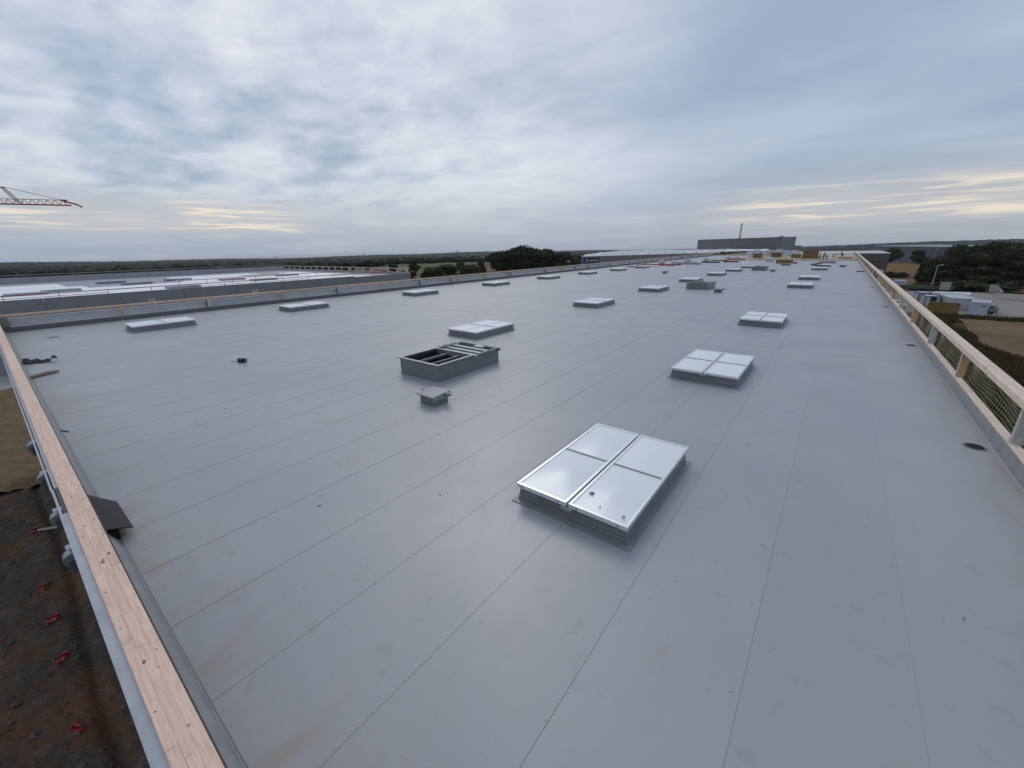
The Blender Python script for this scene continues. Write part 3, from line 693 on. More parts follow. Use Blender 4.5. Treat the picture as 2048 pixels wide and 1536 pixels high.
# stones scattered in the dirt (countless)
st = MB()
for i in range(1400):
    x = random.uniform(-36, -9); y = random.uniform(-8, -.3); s = random.uniform(.02, .075)*(1 if random.random() < .93 else 2); a = random.random()*6
    z = GZ+.36+hdirt(x, y)+s*.3
    c_, s_ = math.cos(a)*s, math.sin(a)*s
    st.add([(x+c_, y+s_, z), (x-s_, y+c_, z+s*.2), (x-c_*1.3, y-s_*1.3, z), (x+s_, y-c_, z-s*.1), (x, y, z+s*.7), (x, y, z-s*.5)], [(0, 1, 4), (1, 2, 4), (2, 3, 4), (3, 0, 4), (1, 0, 5), (2, 1, 5), (3, 2, 5), (0, 3, 5)])
tag(st.build('loose_stones', mat('stones', (.10, .09, .078), .9, var=(1.5, .7))), 'loose stones scattered over the dark dirt', 'stones', kind='stuff')
b = MB(); b.box(-76.8, -66, -12, 30, GZ+.1, GZ+.32); tag(b.build('concrete_slab', M_CONC), 'pale concrete slab at the foot of the dark neighbouring hall', 'slab')

# ---------------------------------------------------------------- neighbouring hall (left)
nb = thing('neighbouring_hall', 'dark grey hall with a partly white membrane roof behind the left guardrail', 'hall')
NX0, NX1, NY0, NY1 = -140, -77, -45, 61
b = MB(); b.box(NX0, NX1, NY0, NY1, GZ, -1.25); b.build('hall_body', M_DARKWALL, nb)
# cladding cassettes on the long face, the last ones lower
y = NY0; i = 0
while y < NY1:
    yb = min(y+7.07, NY1); top = -.58 if yb < 48 else -.74
    b = MB(); b.box(NX1+.001, NX1+.25, y+.02, yb-.02, GZ+.3, top); b.build('cladding_panel', M_DARKWALL, nb)
    y = yb; i += 1
b = MB(); b.box(NX0, NX1, NY0, NY1, -1.249, -1.10); b.build('roof_deck', M_GREYROOF, nb)
b = MB()
for k, (xa, xb, ya, yb) in enumerate([(-112, -77.3, -45, 12), (-104, -77.3, 12.02, 26), (-118, -84, 26.02, 40), (-110, -77.3, 40.02, 50), (-120, -95, 50.02, 56), (-90, -77.3, 50.02, 54.5), (-126, -112.1, 2, 10), (-128, -118.1, 28, 46)]):
    b2 = MB(); b2.box(xa, xb, ya, yb, -1.099, -1.05+.004*k); b2.build('white_sheet', M_WHITEROOF, nb)
b = MB(); b.box(NX0-.3, NX0, NY0, NY1+.3, -1.1, .15); b.box(NX0, NX1, NY1+.001, NY1+.3, GZ+.5, -.62); b.build('parapet', mat('hall_parapet', (.34, .35, .37), .5, var=(.5, .3)), nb)
slab_spots = [(-98, 8), (-94, 4), (-107, 19), (-113, 27), (-92, 36), (-100, 33), (-86, 21), (-118, 17), (-104, 46)]
for i, (x, y) in enumerate(slab_spots):
    b = MB(); b.box(x-1.2, x+1.2, y-2.2, y+2.2, -1.03, -.72); b.build('skylight_curb', M_GREYROOF, nb)
# tape lines on posts
tp = thing('barrier_tape_line', 'red and white barrier tape on thin posts along the dark hall roof edge', 'barrier tape')
b = MB(); b2 = MB()
ys = list(np.arange(-40, 60, 4.6))
for y in ys: b2.tube((-77.6, y, -1.04), (-77.6, y, -.02), .035, 5)
for a, c in zip(ys[:-1], ys[1:]):
    b.box(-77.64, -77.56, a, c, -.16, -.06)
    if int(a/9) % 3 != 1: b.box(-77.63, -77.57, a, c, -.50, -.44)
b.build('tape', M_REDTAPE, tp); b2.build('thin_post', M_STEEL, tp)
tp2 = thing('barrier_tape_line', 'second barrier tape line further back on the white roof of the hall', 'barrier tape')
b = MB(); b2 = MB()
for y in np.arange(22, 60, 4.2): b2.tube((-92, y, -1.04), (-92, y, -.10), .04, 5)
b.box(-92.04, -91.96, 22, 60, -.25, -.15); b.build('tape', M_REDTAPE, tp2); b2.build('thin_post', M_STEEL, tp2)
fr = thing('parapet_guardrail', 'thin post guardrail on the far parapet of the dark hall', 'guardrail')
b = MB()
for y in np.arange(-44, 60, 6.5): b.tube((-139.9, y, .15), (-139.9, y, .62), .05, 5); b.tube((-139.9, y, .15), (-138.9, y, -.4), .04, 5)
b.build('thin_post', M_STEEL, fr)
b = MB(); b.tube((-139.9, -45, .60), (-139.9, 61, .60), .045, 5); b.build('rail', M_WOODG, fr)
fe = thing('timber_frame_guardrail', 'timber frame guardrail of upright boards at the end of the dark hall roof', 'guardrail')
b = MB(); b.box(-139, -76.9, 60.6, 60.85, .18, .30); b.build('top_rail', mat('frame_wood', (.58, .52, .44), .75), fe)
for i, x in enumerate(list(np.arange(-138, -77.5, 3.35))+[-100.5, -90.2, -77.2]):
    b = MB(); b.box(x-.13, x+.13, 60.6, 60.8, -.62, .179); b.build('upright', mat('frame_wood', (.4, .34, .27)) if i % 5 else M_WOODO, fe)
b = MB(); b.tube((-99.5, 60.9, .3), (-100.1, 60.9, .75), .05, 5); b.tube((-99.5, 60.9, .3), (-98.9, 60.9, .75), .05, 5); tag(b.build('antler_bracket', M_YELLF), 'pale V-shaped bracket sticking up from the frame guardrail', 'bracket')
# pale H-shaped trestles standing in the gap between the roofs
for i, (x, y, w) in enumerate([(-39.6, 7.6, .34), (-39.6, 14.6, .36)]):
    b = MB(); b.box(x-.05, x+.05, y-w/2, y-w/2+.08, .3, 1.22); b.box(x-.05, x+.05, y+w/2-.08, y+w/2, .3, 1.22); b.box(x-.04, x+.04, y-w/2+.081, y+w/2-.081, 1.0, 1.08)
    tag(b.build('trestle', M_WOODG), ['pale H-shaped trestle behind the left guardrail, nearer the corner', 'pale H-shaped trestle behind the left guardrail, further along'][i], 'trestle', 'trestles behind the left guardrail')

# ---------------------------------------------------------------- long hall with the sign
lh = thing('long_hall', 'long grey hall with rows of white rooflights and a navy sign at its near corner', 'hall')
HA, HB = Vector((-83.5, 153.8, 0)), Vector((-44.8, 216, 0)); HD = (HB-HA).normalized()
HL, HR = Vector((-104, 196, 0)), Vector((-70, 345, 0))
foot = [(HA.x, HA.y), (HB.x, HB.y), (HR.x, HR.y), (-150, 345), (HL.x, HL.y)]
b = MB(); b.prism(foot, GZ, .36); b.build('wall', M_GREYWALL, lh)
b = MB(); b.prism(foot, .361, .42); b.build('roof_sheet', mat('greyed_white', (.46, .46, .46), .6, var=(.1, .4)), lh)
dome = None
for i in range(30):
    for j in range(5):
        q = HA+HD*(10+i*2.6); rad_ = Vector((q.x, q.y, 0)).normalized(); q = q+rad_*(14+j*16+(i % 2)*5)
        if i > 26 and j > 3: continue
        if dome is None:
            b = MB(); b.add([(-.9, -1.6, 0), (.9, -1.6, 0), (.9, 1.6, 0), (-.9, 1.6, 0), (-.6, -1.1, .6), (.6, -1.1, .6), (.6, 1.1, .6), (-.6, 1.1, .6)], [(4, 5, 6, 7), (0, 1, 5, 4), (1, 2, 6, 5), (2, 3, 7, 6), (3, 0, 4, 7)])
            dome = b.build('rooflight', M_WHITE, lh, loc=(q.x, q.y, .43)); o = dome
        else:
            o = dome.copy(); COL.objects.link(o); o.location = (q.x+random.uniform(-.8, .8), q.y+random.uniform(-2, 2), .43); o.scale.z = random.uniform(.5, 1.5)
        o.rotation_euler = (0, 0, math.atan2(HD.y, HD.x)-pi/2)
SP = HA+HD*1.1
sg = thing('wall_sign', 'navy sign with a white logo and white lettering on the grey long hall', 'sign', (SP.x+.15, SP.y-.1, -2.85), math.atan2(HD.y, HD.x)-pi/2)
sg.scale = (1, .60, 1)
b = MB(); b.box(0, .12, 0, 12.2, 0, 2.75); b.build('board', M_SIGN, sg)
b = MB()
def stroke(p, q, w):
    p, q = Vector((p[0], p[1])), Vector((q[0], q[1])); d = (q-p).normalized(); nn = Vector((-d.y, d.x))*w/2
    P4 = [p+nn, q+nn, q-nn, p-nn]; b.add([(.13, a.x, a.y) for a in P4]+[(.16, a.x, a.y) for a in P4], [(4, 5, 6, 7)[::-1], (0, 1, 5, 4), (1, 2, 6, 5), (2, 3, 7, 6), (3, 0, 4, 7)])
stroke((.95, .6), (2.3, 2.35), .50); stroke((2.3, 2.35), (3.1, .9), .36); b.tube((.13, 1.1, .85), (.16, 1.1, .85), .42, 10)
b.build('logo', M_SIGNW, sg)
b = MB()
x = 4.0
for k in range(9):      # nine upright letter shapes, too far away to read
    w = .62; stroke((x, 1.15), (x, 2.0), .2)
    if k % 3 != 1: stroke((x, 1.92), (x+w, 1.92), .18)
    if k % 2: stroke((x+w-.06, 1.15), (x+w-.06, 2.0), .2)
    stroke((x, 1.56), (x+w, 1.56), .16)
    if k % 3: stroke((x, 1.22), (x+w, 1.22), .16)
    x += .84
b.build('lettering', M_SIGNW, sg)
b = MB(); b.box(.125, .14, 4.2, 9.2, .35, .7); b.build('lower_strip', mat('sign_dim', (.04, .045, .07), .5), sg)

# ---------------------------------------------------------------- far end of the roof: buildings
bh = thing('high_bay_hall', 'tall plain grey high-bay hall standing beyond the far end of the roof', 'hall')
pl = [(-83.5, 327), (-28.5, 291), (-22.5, 302), (-72, 345)]
b = MB(); b.prism(pl, GZ, 7.15); b.build('wall', M_GREYWALL, bh)
b = MB()
for i in range(1, 60):
    t = i/60; x = pl[0][0]+(pl[1][0]-pl[0][0])*t; y = pl[0][1]+(pl[1][1]-pl[0][1])*t; b.box(x-.06, x+.06, y-.12, y-.02, GZ, 7.0)
b.build('cladding_rib', M_GREYWALL, bh)
b = MB(); b.prism([(-83.8, 326.8), (-28.5, 290.6), (-22.2, 302), (-72, 345.3)], 7.151, 7.35); b.build('coping', M_GREYROOF, bh)
b = MB(); b.prism([(-22.4, 302.2), (-19.2, 304), (-24, 325), (-30, 320)], GZ, 2.45); b.build('annex', M_GREYWALL, bh)
b = MB(); b.quad((-31, 292.5, 7.36), (-28.6, 291.0, 8.0), (-27.8, 292.5, 7.36)); b.build('white_flag', M_WHITE, bh)
ms = thing('lattice_mast', 'slender lattice mast rising behind the tall grey high-bay hall', 'mast', (-58.5, 338, GZ))
b = MB(); H = 27.2
for sx, sy in ((-1, -1), (1, -1), (0, 1)): b.tube((sx*.75, sy*.75, 0), (sx*.42, sy*.42, H), .08, 5)
b.build('leg', M_STEEL, ms)
b = MB()
for k in range(18):
    z0, z1 = H*k/18, H*(k+1)/18; w = .75-.33*k/18
    b.tube((-w, -w, z0), (w, -w, z1), .07, 4); b.tube((w, -w, z0), (0, w, z1), .07, 4); b.tube((0, w, z0), (-w, -w, z1), .07, 4)
b.build('bracing', M_STEEL, ms)
b = MB()
for z in (26.3, 22.5, 18.3): b.box(-.6, .6, -.8, -.45, z-.7, z); 
b.build('antenna', mat('antenna', (.25, .22, .2), .6), ms)
cy = thing('canopy_building', 'low dark building with a thin white roof in front of the high-bay hall', 'building')
b = MB(); b.box(-47, -32, 247, 262, GZ, .55); b.build('wall', M_GREYWALL, cy)
b = MB(); b.add([(-51, 245, .56), (-33, 245, .50), (-30, 262, .6), (-52, 262, .6), (-50, 245, .75), (-35, 245, .72), (-31, 262, 1.15), (-51, 262, 1.15)], [(0, 3, 2, 1), (4, 5, 6, 7), (0, 1, 5, 4), (1, 2, 6, 5), (2, 3, 7, 6), (3, 0, 4, 7)]); b.build('roof', M_WHITEROOF, cy)
bk = thing('adjoining_block', 'grey adjoining block with a white roof past the right end of the guardrail', 'building')
b = MB(); b.box(-20, 16.2, 236, 300, GZ, -.92); b.build('wall', mat('block_wall', (.11, .105, .10), .6, var=(.3, .3)), bk)
b = MB(); b.box(-20, 16.4, 235.8, 300, -.919, -.72); b.build('roof', mat('dulled_white', (.5, .5, .49)), bk)
for k in range(5):
    b = MB(); b.box(8.6+k*1.1, 9.2+k*1.1, 235.93, 235.998, -4.4, -3.9); b.build('window', M_GLASSD, bk)
b = MB(); b.box(13.5, 15.5, 235.8, 235.99, GZ, -7.4); b.build('door', M_WHITE, bk)
bb = thing('navy_warehouse', 'long navy warehouse with slanting pale stripes behind the trees', 'warehouse')
A, B_ = Vector((26, 565, 0)), Vector((56.5, 418, 0)); d = (B_-A).normalized(); nn = Vector((d.y, -d.x, 0))
C_, D_ = B_-nn*-30, A-nn*-30
b = MB(); b.prism([(A.x, A.y), (B_.x, B_.y), (B_.x+40, B_.y+6), (A.x+40, A.y+6)], GZ-6, -.9); b.build('wall', M_NAVY, bb)
b = MB(); b.prism([(A.x-.3, A.y), (B_.x, B_.y-.3), (B_.x+40, B_.y+6), (A.x+40, A.y+6)], -.899, -.35); b.build('roof_edge', M_GREYROOF, bb)
for k, t in enumerate((.05, .12, .2, .33, .48, .62, .74, .85, .93)):
    p = A+(B_-A)*t; q = p+d*-5.0; w = d*1.1; of = -nn*.25 if False else Vector((-.35, -.1, 0))
    top = -1.0 if k % 2 == 0 else -4.0
    b = MB(); b.quad(p+of+Vector((0, 0, top)), p+w+of+Vector((0, 0, top)), q+w+of+Vector((0, 0, -9.5)), q+of+Vector((0, 0, -9.5))); b.build('stripe', mat('pale_stripe', (.20, .22, .27), .6), bb)

# ---------------------------------------------------------------- clutter at the end of the roof
k = 0
for i in range(14):
    for j in range(7):
        x = -26+2.1*i; y = 125+5.2*j
        if (i < 3 and j > 3) or random.random() < .12 or (x > 1 and j > 4) or (i in (5, 6, 7) and j == 0): continue
        b = MB(); b.box(x+.03, x+2.05, y+.04, y+5.1, .001, .10+random.uniform(0, .05)); b.build('insulation_board', M_TAN, bd)
pal = None
def pallet(x, y, w, d, h, m, lab, cat='pallet', rz=0., group=None):
    t = thing('loaded_pallet', lab, cat, (x, y, .0), rz, group)
    b = MB()
    for q in (-.42, 0, .42): b.box(-w/2, w/2, q*d-.05, q*d+.05, .0, .10)
    b.box(-w/2, w/2, -d/2, d/2, .101, .13); b.build('pallet_base', M_WOODO, t)
    n = max(2, int(h/.5))
    for s in range(n):
        b = MB(); e = random.uniform(-.05, .05); b.box(-w/2+.03+e, w/2-.03+e, -d/2+.03, d/2-.03, .131+s*(h-.13)/n, .131+(s+1)*(h-.13)/n-.015); b.build('load', m, t, bevel=.03)
    return t
for i in range(7):
    x = -24.5+i*2.05; pallet(x, 163+.5*i, 1.9, 1.3, 2.0+.25*math.sin(i*2), M_WRAP, 'white wrapped pallet load at the far end of the roof, %s from the left' % ORD[i], 'pallet', 0, 'white wrapped pallets at the far end')
pallet(-19.2, 142, 2.2, 1.6, 1.4, M_BROWN, 'brown wool stack left of the white wrapped pallets')
pallet(-15.0, 148, 2.3, 1.4, 1.5, M_BROWN, 'brown wool stack in front of the white wrapped pallets')
pallet(-6.3, 136, 3.4, 2.0, 2.2, M_BROWN, 'tall yellow-brown wool stack left of the workers')
pallet(-9.8, 143, 2.4, 1.5, 1.1, M_BROWN, 'low brown stack between the white pallets and the tall wool stack')
pallet(-9.2, 106.4, 3.1, 1.2, .75, M_OLIVE, 'olive board stack lying at the end of the grey membrane', 'stack')
pallet(-8.1, 97, 1.5, 1.0, .32, mat('redbrown_board', (.24, .13, .09), .8), 'flat red-brown board stack in front of the olive one', 'stack')
pallet(-2.0, 110, 3.0, 2.4, .55, M_LILAC, 'low lilac insulation stack in front of the workers', 'stack')
pallet(-2.9, 94.8, 1.1, .8, .62, M_BROWN, 'small brown load standing behind the sixth right-row skylight', 'stack')
pallet(-1.5, 128, 2.4, 1.6, .5, M_WHITE, 'low white board stack at the workers feet', 'stack')
pallet(-13.3, 118, 1.6, 1.3, .9, M_WRAP, 'pale wrapped load standing behind the olive boards', 'stack')
pallet(.6, 137, 3.6, 3.0, .55, M_TAN, 'tan insulation stack right of the workers', 'stack')
b = MB(); n = 14
prof = [(.80, 0), (.62, .18), (.36, .5), (.22, 1.0), (.16, 1.5), (.05, 1.75)]
for k in range(len(prof)-1):
    for i in range(n):
        a, c = 2*pi*i/n, 2*pi*(i+1)/n; f1 = 1+.25*math.sin(i*2.3); f2 = 1+.25*math.sin((i+1) % n*2.3)
        b.quad((prof[k][0]*f1*math.cos(a), prof[k][0]*f1*math.sin(a), prof[k][1]), (prof[k][0]*f2*math.cos(c), prof[k][0]*f2*math.sin(c), prof[k][1]),
               (prof[k+1][0]*f2*math.cos(c), prof[k+1][0]*f2*math.sin(c), prof[k+1][1]), (prof[k+1][0]*f1*math.cos(a), prof[k+1][0]*f1*math.sin(a), prof[k+1][1]))
tag(b.build('draped_white_sheet', M_WHITE, loc=(-15.7, 102.6, 0)), 'white sheet draped to a peak, far down the roof', 'sheet')
for i, (x, y, ln, c, lab) in enumerate([(-31, 92, 7, 'r', 'long low red beam lying near the left side of the roof'), (-26.5, 99, 5, 'g', 'grey roll lying beyond the red beam'), (-29, 104, 6, 'g', 'grey roll furthest left beside the guardrail'),
        (-24.2, 108, 4, 'd', 'dark roll among the far left clutter'), (-20.5, 112, 3.4, 'd', 'dark roll nearest the draped white sheet'), (-21.5, 127, 5, 'r', 'red-brown beam in front of the far left guardrail')]):
    b = MB(); b.tube((-ln/2, 0, .16), (ln/2, 0, .16), .16, 8); tag(b.build('roll', {'r': M_RED, 'g': M_GREYROOF, 'd': M_STEEL}[c], loc=(x, y, 0)), lab, 'roll')
for i, (x, y) in enumerate([(-33, 100), (-30.5, 112), (-27.5, 118), (-25, 132), (-23, 133)]):
    lump('rubble_sack', mat('pinkish_sack', (.50, .42, .42), .7, var=(3, .5)), (x, y, .35), (.8, .6, .55), i*3.1, 'pale crumpled sack in the far left clutter, %s from the camera' % ORD[i], 'sack', 'sacks in the far left clutter')
for i, (x, y, w) in enumerate([(-33.5, 84, 2.2), (-31, 88, 3), (-28.5, 95, 2.6), (-34, 90, 2), (-25, 121, 4)]):
    b = MB(); b.box(-w/2, w/2, -.6, .6, 0, .22); tag(b.build('board_stack', [M_GREYROOF, M_WHITE, M_STEEL, M_BROWN, M_BROWN][i], loc=(x, y, 0), bevel=.03), ['grey board stack nearest in the left clutter', 'white board stack in the left clutter', 'dark board stack in the left clutter', 'brown board stack against the left guardrail', 'brown board stack furthest in the left clutter'][i], 'stack')

# ---------------------------------------------------------------- people
def skin(name, J, E_, m, parent, sub=1):
    me = bpy.data.meshes.new(name); me.from_pydata([j[:3] for j in J], E_, []); me.update(); me.materials.append(m)
    o = link(name, me, parent); md = o.modifiers.new('skin', 'SKIN')
    for i, j in enumerate(J):
        sv_ = me.skin_vertices[0].data[i]; sv_.radius = (j[3], j[3]) if len(j) == 4 else (j[3], j[4]); sv_.use_root = (i == 0)
    md.use_smooth_shade = True
    s = o.modifiers.new('sub', 'SUBSURF'); s.levels = sub; s.render_levels = sub
    return o
def person(x, y, z, rz, lab, bend=0., top=M_DARKCL, leg=M_DARKCL, helmet=None, group=None, arms=.25, sc=1.0):
    t = thing('person', lab, 'person', (x, y, z), rz, group); t.scale = (sc,)*3
    cb, sb = math.cos(bend), math.sin(bend)
    def up(h, fx=0, sx=0): return (sx, -(sb*h)+fx*-1*cb, .92+cb*h)     # torso frame, bends towards -Y
    hip = (0, 0, .92)
    J = [hip+(.13, .10), up(.28)+(.135, .10), up(.50)+(.15, .10), up(.60)+(.06,), up(.70)+(.085, .10), up(.80)+(.075, .085),
         (.10, 0, .86, .09), (.12, -.05, .48, .062), (.13, 0, .07, .045), (.13, -.14, .04, .04),
         (-.10, 0, .86, .09), (-.12, .05, .48, .062), (-.13, .06, .07, .045), (-.13, -.08, .04, .04),
         up(.48, 0, .20)+(.055,), up(.20, arms*.5, .27)+(.042,), up(-.03, arms+.08, .25)+(.033,), up(-.12, arms+.10, .25)+(.035,),
         up(.48, 0, -.20)+(.055,), up(.20, arms*.5, -.27)+(.042,), up(-.03, arms+.08, -.25)+(.033,), up(-.12, arms+.10, -.25)+(.035,)]
    E_ = [(0, 1), (1, 2), (2, 3), (3, 4), (4, 5), (0, 6), (6, 7), (7, 8), (8, 9), (0, 10), (10, 11), (11, 12), (12, 13), (2, 14), (14, 15), (15, 16), (16, 17), (2, 18), (18, 19), (19, 20), (20, 21)]
    skin('body', J, E_, M_SKIN, t)
    k = 1.17
    idx = [0, 6, 7, 8, 9, 10, 11, 12, 13]; Jt = [tuple(J[i][:3])+tuple(r*k for r in J[i][3:]) for i in idx]
    skin('trousers', Jt, [(0, 1), (1, 2), (2, 3), (3, 4), (0, 5), (5, 6), (6, 7), (7, 8)], leg, t)
    idx = [0, 1, 2, 14, 15, 16, 18, 19, 20]; Jt = [tuple(J[i][:3])+tuple(r*k*1.05 for r in J[i][3:]) for i in idx]
    skin('jacket', Jt, [(0, 1), (1, 2), (2, 3), (3, 4), (4, 5), (2, 6), (6, 7), (7, 8)], top, t)
    hp = up(.80)
    bm = bmesh.new(); bmesh.ops.create_uvsphere(bm, u_segments=12, v_segments=8, radius=.125)
    bmesh.ops.translate(bm, vec=(hp[0], hp[1]+.01, hp[2]+.03), verts=bm.verts)
    me = bpy.data.meshes.new('cap'); bm.to_mesh(me); bm.free(); me.materials.append(helmet or M_STEEL); link('helmet' if helmet else 'hair', me, t)
    return t
G1 = 'workers at the far end of the roof'
person(-4.0, 127.5, .1, .4, 'worker in dark clothes with a yellow vest standing at the far end of the roof', .15, top=M_YELLOW, group=G1)
person(-3.2, 126.0, .1, 2.2, 'worker in dark clothes standing directly right of the yellow vest', .1, group=G1)
person(-2.5, 124.5, .1, -1.3, 'worker in a pale jacket bending low beside the yellow vest worker', .9, top=M_GREYCL, group=G1)
person(-1.4, 130, .1, 1.6, 'dark clothed worker kneeling low in the middle of the group', 1.1, group=G1)
person(.3, 140, .1, -.6, 'dark clothed worker bending over, rightmost of the group', .8, group=G1)
person(-16.9, 152, .1, .3, 'dark figure standing alone left of the white wrapped pallets', .05, group=G1)
person(19.3, 122.5, GZ+.24, 1.2, 'person in dark blue clothes walking between the skip and the white cabin', .2)

# ---------------------------------------------------------------- yard on the right
def cabin(x, y, rz, w, l, h, lab, m=M_CAB, frame=M_CAB, ribs=3):
    t = thing('site_cabin', lab, 'cabin', (x, y, GZ+.22), rz)
    b = MB(); b.box(.05, w-.05, .05, l-.05, .10, h-.12); b.build('body', m, t)
    b = MB()
    for xx in (0, w-.15):
        for yy in (0, l-.15): b.box(xx, xx+.15, yy, yy+.15, 0, h)
    for zz in (0, h-.15):
        b.box(.151, w-.151, 0, .12, zz, zz+.15); b.box(.151, w-.151, l-.12, l, zz, zz+.15); b.box(0, .12, .151, l-.151, zz, zz+.15); b.box(w-.12, w, .151, l-.151, zz, zz+.15)
    b.build('frame', frame, t)
    for i in range(ribs): b = MB(); q = l*(i+1)/(ribs+1); b.box(.13, w-.13, q-.12, q+.12, h-.119, h-.03); b.build('roof_rib', M_WHITE, t)
    b = MB(); b.box(w*.35, w*.75, -.0, .048, 1.1, 2.0) if frame is M_BLUE else b.box(w*.62, w*.88, .0, .048, 1.9, 2.05); b.build('window' if frame is M_BLUE else 'nameplate', M_GLASSD if frame is M_BLUE else M_BLUE, t)
    return t
cabin(20.3, 110.3, math.radians(-12), 2.4, 6.2, 2.6, 'white site cabin with pale roof ribs at the front of the yard', mat('cabin_front', (.46, .50, .54), .45, var=(.8, .2)))
cabin(15.9, 123, math.radians(3), 2.4, 5.0, 2.15, 'blue-framed white site cabin nearest the guardrail in front', M_CAB, M_BLUE, 2)
cabin(15.4, 128.8, math.radians(3), 2.2, 5.0, 2.3, 'blue-framed white site cabin standing behind the front blue one', M_CAB, M_BLUE, 2)
cabin(19.0, 118.6, math.radians(5), 4.2, 11.5, 2.35, 'long grey site container standing behind the white cabin', M_LORRY, M_LORRY, 0)
lo = thing('lorry_trailer', 'grey trailer piled with white sheeting behind the blue-framed cabins', 'trailer', (18.3, 131, GZ+.22), math.radians(3))
b = MB(); b.box(0, 5.8, 0, 2.6, .8, 2.1); b.build('box_body', M_LORRY, lo, bevel=.05)
V = []; F = []; n = 20
for i in range(n+1):
    for j in range(6): V.append((-.1+6.0*i/n, -.1+2.8*j/5, 2.12+(.10+.38*abs(noise.noise(Vector((i*.9, j*.8, 0)))) if 0 < i < n and 0 < j < 5 else -.15)))
for i in range(n):
    for j in range(5): a = i*6+j; F.append((a, a+6, a+7, a+1))
b = MB(); b.add(V, F); b.build('white_load', M_WHITE, lo)
for xx in (1.0, 2.1, 4.9): b = MB(); b.tube((xx, .0, .45), (xx, .3, .45), .45, 14); b.tube((xx, 2.3, .45), (xx, 2.6, .45), .45, 14); b.build('wheel', M_TYRE, lo)
b = MB(); b.box(.2, 5.6, .35, 2.25, .6, .799); b.build('chassis', M_STEEL, lo)
sp_ = thing('timber_skip', 'yellow-brown timber-sided skip full of scrap beside the yard', 'skip', (14.9, 109.3, GZ+.22), math.radians(-3))
for i in range(4):
    for j in range(5):
        b = MB(); b.box(.8*j+.01, .8*j+.79, 0, .06, .25+.5*i, .25+.5*i+.47); b.build('board', M_SKIPW, sp_)
b = MB(); b.box(0, 4.0, .061, 2.2, .2, .35); b.box(0, .08, .061, 2.2, .35, 2.2); b.box(3.92, 4.0, .061, 2.2, .35, 2.2); b.box(.081, 3.919, 2.12, 2.2, .35, 2.2); b.build('tub', M_SKIPW, sp_)
b = MB(); b.box(-.06, 4.06, -.06, -.001, 2.21, 2.32); b.box(-.06, .0, -.06, -.001, .15, 2.209); b.box(4.0, 4.06, -.06, -.001, .15, 2.209); b.build('frame', M_OLIVE, sp_)
b = MB()
for i in range(30): p = Vector((random.uniform(.3, 3.6), random.uniform(.3, 1.9), random.uniform(1.4, 2.0))); q = p+Vector((random.uniform(-.8, .8), random.uniform(-.6, .6), random.uniform(-.1, .5))); b.tube(p, q, .06, 4)
tag(b.build('scrap', M_CONC, sp_), kind='stuff')
def car(x, y, rz, paint, lab):
    t = thing('parked_car', lab, 'car', (x, y, GZ+.22), rz)
    prof = [(-2.1, .35), (-2.15, .75), (-1.9, .95), (-1.2, 1.0), (-.65, 1.42), (.9, 1.44), (1.6, 1.02), (2.05, .9), (2.1, .35)]
    V = []; 
    for s, w in ((-1, .88), (1, .88)):
        for px, pz in prof: V.append((px, s*(w if pz < 1.1 else .68), pz))
    n = len(prof); F = [tuple(range(n)), tuple(range(n, 2*n))[::-1]]+[(i, i+n, (i+1) % n+n, (i+1) % n) for i in range(n)]
    b = MB(); b.add(V, F); b.build('body', paint, t, bevel=.05)
    b = MB(); b.box(-.62, .9, -.80, .80, 1.06, 1.33); b.quad((-1.16, -.64, 1.06), (-1.16, .64, 1.06), (-.70, .60, 1.42), (-.70, -.60, 1.42)); b.quad((1.58, -.64, 1.08), (1.58, .64, 1.08), (.98, .60, 1.43), (.98, -.60, 1.43)); b.build('window', M_GLASSD, t)
    for xx in (-1.35, 1.3):
        for yy in (-.86, .68): b = MB(); b.tube((xx, yy, .33), (xx, yy+.2, .33), .33, 14); b.build('wheel', M_TYRE, t)
    for yy in (-.6, .6): b = MB(); b.box(-2.19, -2.14, yy-.18, yy+.18, .62, .76); b.build('headlight', M_WHITE, t)
    return t
car(24.3, 117.2, math.radians(70), M_CARD, 'black car parked beside the white cabin in the yard')
car(11.6, 118.5, math.radians(95), M_WHITE, 'white car glimpsed behind the guardrail left of the skip')
lp = thing('lamp_post', 'tall grey lamp post in front of the dark trees', 'lamp post', (22.5, 170, GZ+.1), math.radians(15))
b = MB(); b.tube((0, 0, 0), (0, 0, 6.5), .11, 8, .06); b.build('pole', M_FLASH, lp)
b = MB(); b.tube((0, 0, 6.5), (.9, 0, 6.75), .05, 6); b.box(.6, 1.3, -.12, .12, 6.7, 6.82); b.build('lamp_head', M_WHITE, lp)
lb = thing('low_wall', 'low dark roadside wall with a pale gate block beside the lamp post', 'wall', (0, 0, GZ+.1))
b = MB(); b.box(15.5, 27, 168.6, 169.2, 0, 1.0); b.build('wall', mat('dark_bank', (.09, .08, .065), .9), lb)
b = MB(); b.box(24.0, 26.0, 167.6, 168.5, 0, 2.1); b.build('gate_block', M_CONC, lb)
b = MB(); b.box(14.8, 17.6, 176, 179, 0, 1.8); o = tag(b.build('white_trailer', M_LORRY, loc=(0, 0, GZ+.1), bevel=.08), 'small pale box trailer beyond the low dark wall', 'trailer')
cb_ = thing('concrete_block', 'pale concrete wedge block beside the yard road', 'concrete block', (32.9, 164.5, GZ+.22)); cb_.scale = (.85, .85, .85)
b = MB(); b.add([(0, 0, 0), (2.4, -.4, 0), (3.6, 1.6, 0), (.2, 1.6, 0), (0, 0, 2.1), (1.5, -.3, 2.1), (1.6, 1.6, 2.1), (.2, 1.6, 2.1)], [(0, 3, 2, 1), (4, 5, 6, 7), (0, 1, 5, 4), (1, 2, 6, 5), (2, 3, 7, 6), (3, 0, 4, 7)]); b.build('wedge', M_CONC, cb_)
